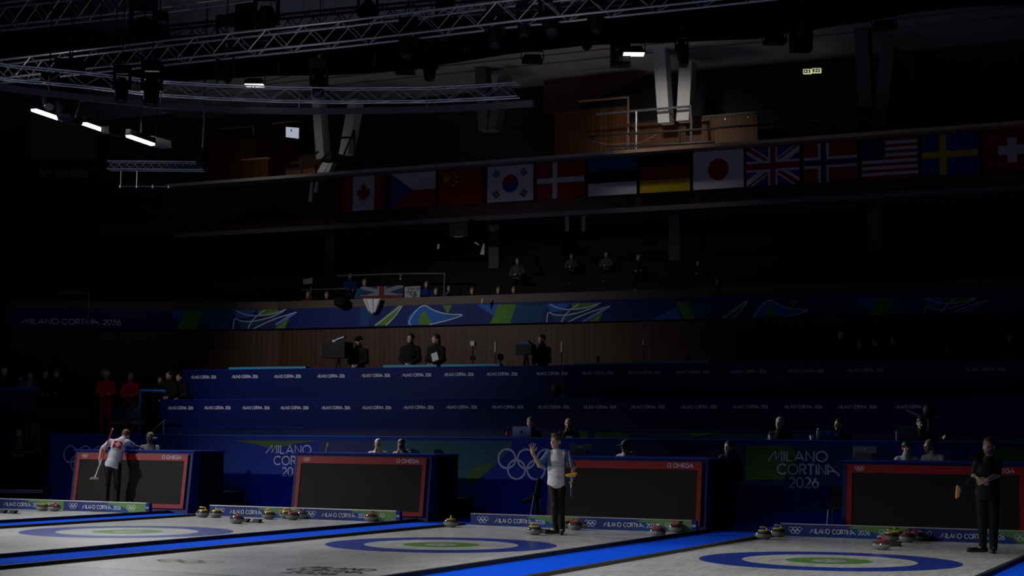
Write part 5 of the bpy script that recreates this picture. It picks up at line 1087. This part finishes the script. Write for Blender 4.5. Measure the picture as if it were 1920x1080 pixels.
tv_camera(636, 656, 1.0, 'large black broadcast camera on the camera platform'); tv_camera(988, 655, .62, 'smaller broadcast camera with a blue cover on the platform', True)
for px, p0, p1, lb in ((1053.5, 641, 660, 'slim pole with a pale top right of the smaller camera'), (929, 641, 661, 'slim pole with a pale top left of the smaller camera'), (1207, 637, 647, 'slim short pole at the middle of the planked wall'), (887, 640, 680, 'pole with two pale boxes between the badge wearer and the smaller camera')):
    a = on_y(px, p0, 38.4); t = thing('slim_pole', lb, 'pole', (a[0], a[1], PF)); h = a[2]-PF; b = MB(); b.tube([(0, 0, .0), (0, 0, h)], .015, BLACK, 6); b.lathe([(.16, 0), (.16, .02)], (0, 0, 0), BLACK, 12); b.build('stand', t); q = (p1-p0)/72
    if px != 887: MB().tube([(0, 0, h-q), (0, 0, h)], .03, mat('pale_viewfinder', (.4, .4, .42)), 8).build('pale_top', t)
    else:
        MB().box(-.06, .06, -.05, .05, h-.12, h, mat('pale_viewfinder', (.4, .4, .42))).build('upper_box', t); MB().box(-.06, .06, -.05, .05, h-.5, h-.40, mat('pale_viewfinder', (.4, .4, .42))).build('lower_box', t)
a = on_y(346, 652, 38.7); t = thing('wall_lamp', 'pair of small pale wall lamps at the dark left end of the planked wall', 'lamp', a)
for dx in (-.07, .07): b = MB(); b.tube([(dx, 0, .15), (dx, 0, -.02)], .012, STEEL, 6); b.box(dx-.04, dx+.04, -.04, .04, -.12, -.02, mat('pale_viewfinder', (.4, .4, .42))); b.build('lamp_head', t)
# remote cameras on the tiers
def remote_cam(px, py, Y, ztop, lb):
    P = on_y(px, py, Y); t = thing('remote_camera', lb, 'camera', (P[0], Y, ztop)); h = P[2]-ztop
    MB().ball((0, 0, h), (.13, .13, .16), FBLK, 14, 10).build('head', t); MB().lathe([(.12, 0), (.10, .03), (.04, .05), (.04, max(.06, h-.1))], (0, 0, 0), FBLK, 12).build('stand', t); MB().tube([(.1, -.05, h-.13), (.24, -.05, h-.12)], .012, STEEL, 6).build('arm', t)
remote_cam(1043, 732, T2Y+.25, Z2+.018, 'black remote camera standing on the lower blue tier wall'); remote_cam(1742, 771, T1Y+.3, Z1+.018, 'black remote camera with a slanting arm at the dark right end')
P0 = on_y(1699, 768, T1Y+.35); P1 = on_y(1736, 786, T1Y+.35); tag(MB().tube([P0, P1], .02, STEEL, 6).build('slanting_arm'), 'slanting metal arm beside the remote camera at the dark right end', 'arm')
# --- left side deck and its people
DX0, DX1 = -40.0, float(on_y(300, 760, 33.6)[0]); DZ = 1.72
struct(MB().box(DX0, DX1, 33.6, T3Y, .0, DZ, BLACKM).build('floor_side_deck'), 'dark raised side deck at the left')
TB = mat('blue_steel_frame', (.01, .10, .36), .5)
t = thing('stair_portal', 'blue painted frame around the dark stair opening left of the tiers', 'frame', on_y(263, 850, 33.3)); L = t.location
e = on_y(263.5, 731, 33.3); MB().tube([V3((e[0], e[1], 0)), e], .035, TB, 6).build('post', t, L); MB().tube([on_y(262.5, 732, 33.3), on_y(311, 733.5, 33.3)], .04, TB, 6).build('top_bar', t, L)
tag(MB().prism([on_y(x, y, 33.45) for x, y in ((208, 788.5), (261, 788.5), (261, 796), (208, 796))], (0, .16, 0), mat('grey_strip', (.28, .27, .29), .7)).build('grey_ledge', loc=on_y(230, 796, 33.45)), 'pale grey ledge at the foot of the people in red', 'ledge')
tag(MB().prism([on_y(x, y, 33.5) for x, y in ((211, 764), (261, 763), (261, 788), (211, 788))], (0, .04, 0), mat('blue_grey_panel', (.03, .06, .16), .6)).build('side_panel_board', loc=on_y(230, 788, 33.5)), 'dark blue board above the grey ledge', 'board')
t = thing('stair_handrail', 'pale slanting handrails left of the blue frame', 'handrail', on_y(240, 788, 33.2)); L = t.location
for q0, q1 in (((232, 789), (261, 762)), ((240, 788), (262, 769))):
    e = on_y(*q0, 33.2); MB().tube([e, V3((e[0], e[1], 0))], .012, BLACK, 6).build('post', t, L); MB().tube([on_y(*q0, 33.2), on_y(*q1, 33.2)], .015, mat('pale_rail', (.35, .36, .38), .4, metal=.5), 6).build('handrail', t, L)
t = thing('stair_handrail', 'pale slanting handrail at the left end of the blue tiers', 'handrail', on_y(290, 822, 32.2)); L = t.location
MB().tube([on_y(286, 808, 32.2), on_y(310, 787, 32.2)], .016, mat('pale_rail', (.35, .36, .38)), 6).build('handrail', t, L); e = on_y(307.5, 789, 32.2); MB().tube([e, V3((e[0], e[1], .85))], .016, mat('pale_rail', (.35, .36, .38)), 6).build('post', t, L)
b = MB(); b.prism([on_y(x, y, 33.4) for x, y in ((-10, 733), (68, 733), (68, 800), (-10, 800))], (0, .06, 0), mat('dark_teal_panel', (.008, .03, .06), .6)); b.prism([on_y(x, y, 33.38) for x, y in ((-10, 726), (68, 725.5), (68, 732), (-10, 732))], (0, .12, 0), TB)
tag(b.build('blue_booth_front', loc=on_y(30, 800, 33.4)), 'dark booth front with a blue top edge at the left picture edge', 'booth')
b = MB(); b.prism([on_y(x, y, 33.5) for x, y in ((70, 762), (162, 762), (162, 790), (70, 790))], (0, .04, 0), mat('dim_print', (.03, .035, .045), .7))
for pts in ([(100, 785), (120, 770), (150, 766)], [(100, 775), (130, 780), (158, 764)]): b.tube([on_y(x, y, 33.48) for x, y in pts], .012, mat('dim_print_line', (.10, .10, .11), .7), 5)
tag(b.build('printed_banner', loc=on_y(115, 790, 33.5)), 'dim printed banner below the people in red, left of the ledge', 'banner')
RJ = mat('red_tracksuit', (.62, .015, .025), .7, spec=.2); BLJ = mat('blue_jacket', (.01, .07, .28), .8)
red = standing('person in a red tracksuit with crossed arms, farther from the blue frame', 200, 704, 34.5, DZ, CROSS, -5, hd=(-10, 8, 0), top=('jacket', RJ), legm=RJ, hair=('short', HG), vox=.016)
dup_person(red, 'person in a red tracksuit with crossed arms, nearer to the blue frame', 245, 708, 34.3, DZ, -20)
dk = standing('person in dark clothes standing close behind the farther red tracksuit', 193, 699, 35.3, DZ, CROSS, 10, hd=(10, 0, 0), top=('jacket', DJ), hair=('short', HS), vox=.018)
standing('person in a white knitted hat at the left picture edge', 8, 700, 34.2, DZ, HOLD, 5, hd=(15, 0, 0), top=('jacket', BJ), hair=('beanie', mat('white_knit', (.5, .5, .48), .9, bump=.6, scale=80)), vox=.016)
bl = standing('person in a blue jacket with a white chest mark behind the booth front', 57, 704, 34.4, DZ, HOLD, 0, hd=(-10, 0, 0), top=('jacket', BLJ), hair=('short', HK), vox=.018)
dup_person(bl, 'person in a blue jacket behind the booth front, without a chest mark', 38, 712, 34.9, DZ, 15)
P = on_y(56, 717, 34.1); tag(MB().box(P[0]-.08, P[0]+.06, P[1]-.01, P[1]+.0, P[2]-.12, P[2]+.1, mat('white_badge', (.5, .5, .5))).build('badge'), 'white chest mark on the blue jacket behind the booth front', 'badge')
dup_person(dk, 'person in dark clothes with crossed arms, left of the banner, facing the ice', 85, 703, 34.5, DZ, 5)
dup_person(dk, 'person in dark clothes looking down at a phone, right of the other dark figure', 107, 702, 34.5, DZ, -35)
dup_person(st3, 'dim person standing left of the upper blue tier', 317, 704, 34.9, DZ+.75 if False else DZ, -15); dup_person(st2, 'dim person standing behind the blue frame', 300, 713, 34.9, DZ, 10); dup_person(st2, 'dim person nearest the left end of the upper blue tier', 336, 708, 35.2, DZ, -20)
# person at the table in the lower left
TY = 31.5
struct(MB().box(-36, xl-.05, TY-.5, 33.5, 0, .30, BLACKM).build('floor_left_riser'), 'low dark riser at the left end')
seated('dark-haired person with a teal shirt front at the table in the lower left', 36, 812, TY+.55, .30, hd=(-10, 2, 0), top=('jacket', BJ), hair=('short', HK), vox=.013)
P = on_y(34, 833, TY+.28); tag(MB().prism([P+V3(q) for q in ((-.10, 0, -.20), (.10, 0, -.20), (.07, 0, .16), (-.05, 0, .16))], (0, .03, 0), mat('teal_cloth', (.01, .25, .20), .7)).build('lanyard_cloth'), 'teal cloth on the chest of the person at the lower left table', 'cloth')
a = on_y(-10, 846.5, TY); c = on_y(66, 846.5, TY); t = thing('table', 'dark table with papers at the lower left', 'table', ((a[0]+c[0])/2, TY, .30)); L = t.location
MB().box(a[0], c[0], TY-.25, TY+.2, a[2]-.05, a[2], BLACK).build('table_top', t, L); b = MB()
MB().box(a[0]+.05, a[0]+.1, TY-.2, TY+.15, .30, a[2]-.05, BLACK).build('leg', t, L); MB().box(c[0]-.1, c[0]-.05, TY-.2, TY+.15, .30, a[2]-.05, BLACK).build('leg', t, L)
tag(MB().box(c[0]-.42, c[0]-.05, TY-.22, TY+.05, a[2], a[2]+.015, mat('paper', (.5, .5, .5), .7)).build('paper_sheet', loc=(c[0]-.2, TY, a[2])), 'white papers lying on the dark lower left table', 'paper')
t = thing('wall_unit', 'grey upright unit behind the person at the lower left table', 'cabinet', on_y(60, 846, 32.6)); L = t.location
MB().prism([on_y(x, y, 32.6) for x, y in ((47, 795), (66, 795), (66, 846), (47, 846))], (0, .2, 0), mat('grey_unit', (.12, .12, .13), .6)).build('cabinet_body', t, L); MB().prism([on_y(x, y, 32.58) for x, y in ((52, 800), (55, 800), (55, 846), (52, 846))], (0, .02, 0), BLACK).build('slot', t, L)
struct(MB().prism([on_y(x, y, 33.0) for x, y in ((93, 802), (102, 802), (102, 960), (93, 960))], (0, .1, 0), BLUE).build('trim_backdrop_end'), 'blue upright end of the backdrop wall')
# low metal barrier at the far left
t = thing('low_barrier', 'low metal barrier of two rails at the far left behind the end board', 'barrier', on_y(60, 935, 30.6)); L = t.location
for yy in (919.5, 923): MB().tube([on_y(-30, yy-.3, 30.6), on_y(81, yy, 30.6)], .02, mat('pale_rail', (.35, .36, .38)), 6).build('rail_bar', t, L)
b = MB(); P = on_y(89, 921, 30.6); b.lathe([(.05, -.13), (.11, -.10), (.11, .08), (.05, .12)], P, BLACK, 12); b.tube([P+V3((0, 0, -.1)), V3((P[0], P[1], 0))], .03, BLACK, 6); b.build('end_post', t, L)
# ------------------------------------------------------------------ things on the desks
AL = mat('laptop_silver', (.42, .42, .44), .4, metal=.3); DK2 = mat('dark_laptop', (.07, .07, .075), .5); BLL = mat('blue_laptop', (.015, .04, .13), .5)
def laptop(px, Y, ztop, wd, hh, m, lb, lg=INK, lx=.5):
    P = on_y(px, 820, Y); t = thing('laptop', lb, 'laptop', (P[0], Y, ztop), facing(P)*.9)
    MB().box(-wd/2, wd/2, 0, .24, 0, .016, m).build('keyboard_base', t); b = MB(); b.prism([(-wd/2, 0, .01), (wd/2, 0, .01), (wd/2, -.05, hh), (-wd/2, -.05, hh)], (0, -.012, 0), m)
    x = -wd/2+wd*lx; q = [(x+.03*math.cos(a), -.015-.05*(.5+.03*math.sin(a)/hh)-.0035, hh*.5+.033*math.sin(a)) for a in np.linspace(0, 2*math.pi, 13)[:-1]]; b.poly(q, lg); b.build('lid', t); return t
ZT = Z0+.02
laptop(978, 31.62, ZT, .40, .235, AL, 'silver laptop with a round dark mark in front of the official with glasses')
laptop(1556, 31.62, ZT, .40, .20, BLL, 'blue laptop with a pale round mark in front of the dark-haired official', mat('pale_mark', (.2, .25, .35), .5), .78)
laptop(1700, 31.62, ZT, .42, .26, DK2, 'dark grey laptop below the green scarf', DK2)
def monitor(px, w_, h_, lb):
    P = on_y(px, 850, 29.72); t = thing('monitor', lb, 'monitor', (P[0], 29.72, 1.365), facing(P)*.6)
    b = MB(); b.box(-w_/2, w_/2, 0, .05, .03, h_, mat('monitor_back', (.15, .16, .18), .5)); x0 = -.03
    b.poly([(x0+q[0], -.004, h_*.74+q[1]) for q in ((0, 0), (.02, .02), (.045, .015), (.07, .0), (.045, .005), (.03, -.005))], PALE); b.build('back_cover', t)
    MB().box(-w_*.42, w_*.32, -.04, .0, .0, h_*.5, mat('monitor_foot', (.09, .09, .10), .5)).build('stand', t); return t
monitor(1088, .43, .235, 'grey monitor seen from the back beside the waving player'); monitor(1621, .43, .25, 'dark grey monitor seen from the back on the fourth display desk')
P = on_y(289.6, 845, 29.5); t = thing('desk_microphone', 'black desk microphone in front of the grey-haired coach', 'microphone', (P[0], 29.5, 1.365)); h = float(on_y(289.6, 822, 29.5)[2]-1.365)
MB().tube([(0, 0, 0), (0, 0, h)], .018, BLACK, 8).build('stem', t); MB().tube([(-.04, 0, h), (.06, 0, h-.005)], .018, BLACK, 8).build('head', t); MB().box(-.05, .07, -.01, .01, h+.017, h+.025, PALE).build('pale_edge', t)
P = on_y(613, 850, 29.6); t = thing('small_device', 'slim grey device standing tilted on the second display desk', 'device', (P[0], 29.6, 1.365)); 
MB().obox((.0, 0, .11), V3((.022, 0, .006)), V3((0, .015, 0)), V3((.025, 0, .105)), mat('grey_device', (.12, .12, .13), .5)).build('body', t); MB().box(.0, .04, -.02, -.016, .13, .19, mat('pale_mark', (.2, .25, .35))).build('display', t)
P = on_y(951.5, 822, 31.55); t = thing('drink_bottle', 'small bottle of dark drink with a red label left of the silver laptop', 'bottle', (P[0], 31.55, ZT))
MB().lathe([(.03, 0), (.036, .02), (.034, .12), (.03, .14), (.012, .19), (.012, .21)], (0, 0, 0), mat('dark_drink', (.03, .012, .01), .1), 14).build('bottle_body', t); MB().lathe([(.0365, .05), (.0362, .105)], (0, 0, 0), mat('red_label', (.5, .02, .02), .5), 14).build('paper_label', t); MB().lathe([(.014, .205), (.014, .225)], (0, 0, 0), mat('red_label', (.5, .02, .02)), 10).build('bottle_cap', t)
for px, lb in ((1534, 'clear water bottle left of the blue laptop'), (1682.5, 'clear water bottle left of the dark grey laptop')):
    P = on_y(px, 825, 31.55); t = thing('water_bottle', lb, 'bottle', (P[0], 31.55, ZT), 0, 'water bottles')
    MB().lathe([(.03, 0), (.034, .02), (.033, .15), (.028, .17), (.013, .20), (.013, .215)], (0, 0, 0), mat('clear_plastic', (.55, .58, .62), .05, spec=.8, alpha=.25), 14).build('bottle_body', t); MB().lathe([(.015, .213), (.015, .235)], (0, 0, 0), PALE, 10).build('bottle_cap', t)
for px, lb in ((1444.5, 'white paper cup left of the hands of the grey-haired official'), (1521.5, 'white paper cup beside the clear water bottle')):
    P = on_y(px, 828, 31.5); t = thing('paper_cup', lb, 'cup', (P[0], 31.5, ZT), 0, 'paper cups'); MB().lathe([(.028, 0), (.038, .085)], (0, 0, 0), mat('white_cup', (.6, .6, .6), .6), 16).build('cup_wall', t); MB().lathe([(.039, .085), (.039, .092)], (0, 0, 0), PALE, 16).build('rim', t)
for px, lb, m in ((1068, 'yellow card under the hand of the bald official', mat('yellow_card', (.5, .36, .08), .6)), (1739, 'yellow item on the fourth display desk between the two coaches', mat('yellow_card', (.5, .36, .08)))):
    Y, z = (31.5, ZT) if px == 1068 else (29.6, 1.365); P = on_y(px, 830, Y); tag(MB().box(P[0]-.07, P[0]+.07, Y-.05, Y+.05, z, z+.035, m).build('yellow_card', loc=(P[0], Y, z)), lb, 'card')
# black chair and tripod beside the desks
P = on_y(1008, 968, 29.7); t = thing('covered_tripod', 'black covered tripod with a side arm left of the third display desk', 'tripod', (P[0], 29.7, 0)); 
b = MB(); b.tube([(.04, 0, .92), (.03, 0, .86), (-.02, 0, .5), (.03, 0, 0)], [.01, .05, .075, .05], BLACKM, 10); b.build('cover', t); MB().tube([(0, 0, .62), (-.12, -.05, .48), (-.30, -.1, .42)], [.05, .05, .035], BLACKM, 8).build('side_arm', t); MB().tube([(-.03, -.12, .55), (-.09, -.2, .02)], .010, mat('pale_rail', (.35, .36, .38)), 6).build('leg', t); MB().tube([(.1, -.1, .5), (.16, -.2, .0)], .012, BLACK, 6).build('leg', t); MB().tube([(.05, .1, .5), (.1, .25, .0)], .012, BLACK, 6).build('leg', t)
P = on_y(1566, 985, 29.9); t = thing('folding_chair', 'black folding chair left of the fourth display desk', 'chair', (P[0], 29.9, 0)); MB().box(-.10, .22, -.15, .22, .42, .45, BLACKM).build('seat', t); MB().box(-.10, .22, .2, .23, .5, .85, BLACKM).build('backrest', t)
for x, y, m in ((-.09, -.14, mat('pale_rail', (.35, .36, .38))), (.2, -.14, BLACK), (-.09, .2, BLACK), (.2, .2, BLACK)): MB().tube([(x, y, .43), (x-.04 if x < 0 else x, y-.04 if y < 0 else y+.04, 0)], .011, m, 6).build('leg', t)
# ------------------------------------------------------------------ spectators of the lower balcony
sp = None; SPM = [mat('spectator_dark', (.012, .012, .014), .9, spec=.1), mat('spectator_teal', (.01, .12, .18), .9, spec=.1), mat('spectator_red', (.22, .02, .03), .9, spec=.1), mat('spectator_grey', (.07, .07, .07), .9, spec=.1), mat('spectator_blue', (.01, .03, .15), .9, spec=.1)]
spots = [(578, 553, 'spectator with a red hat at the left end of the balcony rail', 2, 0), (613, 554, 'spectator right of the red hat at the balcony rail', 0, 0), (657, 519, 'spectator in a pale cap behind the draped banner', 4, 2), (684, 530, 'spectator in a teal jacket behind the draped banner', 1, 1), (752, 520, 'spectator holding the white sign', 0, 2), (800, 534, 'spectator in dark blue right of the white sign', 4, 1), (818, 547, 'spectator at the rail right of the white sign, fairer face', 0, 0), (842, 541, 'spectator in a dim brownish top left of the dark gap', 3, 1), (886, 546, 'first of three spectators at the rail above the green ribbon part', 0, 0), (935, 545, 'second of three spectators at the rail above the green ribbon part', 0, 0), (964, 544, 'third of three spectators at the rail above the green ribbon part', 0, 0), (971, 490, 'dim spectator in grey high behind the three at the rail', 3, 3), (1072, 481, 'dim spectator in a pale top, left of two in the dark middle', 3, 4), (1137, 478, 'dim spectator, right of the one in a pale top', 3, 4), (1197, 484, 'dim spectator farthest right in the dark middle of the stand', 0, 3), (1309, 495, 'dim spectator in the dark right of the stand', 0, 3), (1345, 530, 'dim spectator low in the dark right of the stand', 0, 1)]
ST = [(39.75+i*.62, 4.74+i*.36) for i in range(7)]
for i, (px, py, lb, mi, row) in enumerate(spots):
    Y = ST[row][0]+.33; fl = ST[row][1]; P = on_y(px, py, Y); s_ = (P[2]-fl)/1.25
    if sp is None: o = sp = seated(lb, px, py, Y, fl, hd=(-8, 4, 0), top=('jacket', SPM[0]), hair=('short', HS), vox=.022, shoem=None)
    else:
        o = copy_tree(sp); az = facing(P); o.location = (P[0]-s_*(-math.sin(az)*-.06), P[1]+s_*.06*math.cos(az), fl); o.rotation_euler = (0, 0, az); o.scale = (s_,)*3; o['label'] = lb
    o['group'] = 'spectators on the lower balcony'
    for c in o.children:
        if c.name.startswith('jacket'):
            c.material_slots[0].link = 'OBJECT'; c.material_slots[0].material = SPM[mi]
# props of the stand
def cloth(nm, pts, Y, m, lb, cat, th=.03):
    P = [on_y(x, y, Y) for x, y in pts]; return tag(MB().prism([p-P[0] for p in P], (0, th, 0), m).build(nm, loc=(0, 0, 0)), lb, cat), P[0]
def cloth2(nm, pts, Y, m, lb, cat, th=.03):
    o, p = cloth(nm, pts, Y, m, lb, cat, th); o.location = p; return o
WCL = mat('white_cloth', (.55, .55, .55), .9, bump=.6, scale=14)
b = MB(); Yt = 39.0; pts = [(681, 560), (714, 560), (711, 570), (705, 584), (698, 588), (691, 584), (686, 570)]; P = [on_y(x, y, Yt-.12) for x, y in pts]; b.prism(P, (0, .05, 0), WCL)
for (x0, y0), (x1, y1) in (((684, 561), (693, 584)), ((697, 561), (699, 586)), ((711, 561), (703, 583))): b.tube([on_y(x0, y0, Yt-.13), on_y(x1, y1, Yt-.13)], [.05, .03], WCL, 6)
tag(b.build('draped_towel', loc=P[0]), 'crumpled white cloth draped over the wooden band', 'cloth')
DF = [mat('shaded_flag_blue', (.006, .02, .09), .9), mat('shaded_flag_white', (.15, .15, .16), .9), mat('shaded_flag_red', (.10, .01, .015), .9)]  # flag colours darkened, the dimness of the stand put into them
x0, x1 = 676, 756; a = on_y(x0, 560.5, 39.55); c = on_y(x1, 560.5, 39.55); tp = on_y(x0, 538, 39.55)
b = MB(); Wd, Ht = c[0]-a[0], tp[2]-a[2]; b.box(a[0], c[0], 39.55, 39.565, a[2], tp[2], DF[0])
for j, (pl, m) in enumerate(saltire(.2, DF[1])+[rect(.40, 0, .60, 1, DF[1]), rect(0, 0, 1, .30, DF[1]), rect(.44, 0, .56, 1, DF[2]), rect(0, 0, 1, .22, DF[2])]): b.poly([(a[0]+u*Wd, 39.545-.002*j, a[2]+v*Ht) for u, v in pl], m)
tag(b.build('draped_flag', loc=(float(a[0]), 39.55, float(a[2]))), 'red, white and blue crossed flag held along the balcony rail', 'flag')
b = MB(); YS = 39.6; P = [on_y(x, y, YS) for x, y in ((759, 538), (788, 536), (787.5, 559), (758.5, 560))]; b.prism(P, (0, .02, 0), mat('sign_card', (.26, .26, .27), .8))
txt_px(b, 'TEAM', (763, 544), (777.5, 543.4), 4.2, YS, INK, .2); txt_px(b, 'GB', (780.5, 543), (786, 542.6), 4.2, YS, INK, .2)
for pts in ([(763, 549), (766, 546), (769, 549), (773, 546), (777, 549), (780, 546)], [(768, 552), (772, 551), (775, 554), (778, 549), (781, 553)], [(772, 555), (776, 557), (780, 553)]): b.tube([on_y(x, y, YS-.012) for x, y in pts], .012, INK, 5)
tag(b.build('hand_sign', loc=P[3]), 'white hand-lettered sign card held at the balcony rail', 'sign')
cloth2('white_card', [(568, 524), (585.5, 520.5), (585.5, 531.5), (568, 533)], 40.6, mat('dim_white_card', (.30, .30, .30), .8), 'pale card held up above the red hat', 'card')
cloth2('hanging_coat', [(906, 456.5), (908, 457), (908, 478), (900, 477)], 41.2, WCL, 'white garment hanging in the dark stand above the three spectators', 'cloth', .05)
cloth2('white_scarf', [(888, 454.5), (893, 454), (899, 459), (897, 460)], 41.2, WCL, 'small slanting white cloth beside the hanging garment', 'cloth', .03)
cloth2('white_pennant', [(820.5, 458), (824, 457.5), (823, 466.5), (819.5, 467)], 41.2, WCL, 'small upright white cloth left of the hanging garment', 'cloth', .03)
cloth2('hand_piece', [(902, 562), (906.5, 556), (906, 566), (902.5, 573)], 38.8, mat('pale_hand_tone', (.35, .28, .25), .8), 'flat pale piece in place of a waving hand above the ribbon', 'hand', .04)  # flat pale piece standing in for a waving hand
tag(MB().lathe([(.10, -.12), (.2, -.06), (.22, .06), (.12, .16)], on_y(640, 568, 38.8), BLACKM, 14).build('dark_bag', loc=(0, 0, 0)), 'dark round bag hung on the wooden band left of the white cloth', 'bag')
for (q, lb) in (([((566, 544), (650, 541), 'handrail'), ((583, 521), (583, 561), 'post')], 'thin pale rail behind the red hat'), ([((632, 517), (760, 513), 'handrail'), ((760, 513), (835, 513), 'handrail'), ((834, 512), (833, 540), 'post')], 'thin dim rail behind the spectators in the middle'), ([((110, 549), (165, 549), 'handrail'), ((166, 549), (166, 570), 'post'), ((60, 572), (225, 576), 'lower_rail')], 'dim brown rail above the ribbon lettering')):
    rail('stand_railing', lb, q, 40.9 if q[0][0][0] > 200 else 36.6, mat('dim_rail', (.16, .15, .14), .5, metal=.3), .022, foot=5.45 if q[0][0][0] > 200 else 5.0)
# speaker cluster and pillars under the upper balcony
P = on_y(864, 427, 41.6); t = thing('hanging_speaker', 'black speaker hung under the upper balcony', 'speaker', P); MB().box(-.3, .3, -.15, .15, -.28, .14, FBLK).build('cabinet', t); MB().tube([(0, 0, .1), (0, .75, ZS-.1-P[2])], .02, FBLK, 6).build('hanger', t); MB().box(-.14, .16, -.16, -.15, -.30, -.275, mat('pale_mark', (.2, .25, .35))).build('lower_edge', t)
for px, lb in ((929, 'dim grey pillar under the upper balcony right of the hanging speaker'), (1266, 'dim grey pillar under the upper balcony at the striped flag'), (1640, 'dim grey pillar under the upper balcony at the dark right'), (622, 'dim grey pillar under the upper balcony left of the spectators')):
    a = on_y(px, 400, 43.4); tag(MB().box(a[0]-.17, a[0]+.17, 43.3, 43.6, 4.9, ZS-.14, mat('dim_pillar', (.08, .08, .085), .8)).build('pillar', loc=(a[0], 43.4, 4.9)), lb, 'pillar')
for px, lb in ((1063, 'pale strip of cloth hanging under the upper balcony, first of two'), (1094, 'pale strip of cloth hanging under the upper balcony, second of two')):
    cloth2('hanging_strip', [(px-4, 403), (px+4, 402), (px+4, 433), (px-3, 434)], 42.6, mat('dim_strip', (.12, .12, .16), .8), lb, 'cloth', .03)
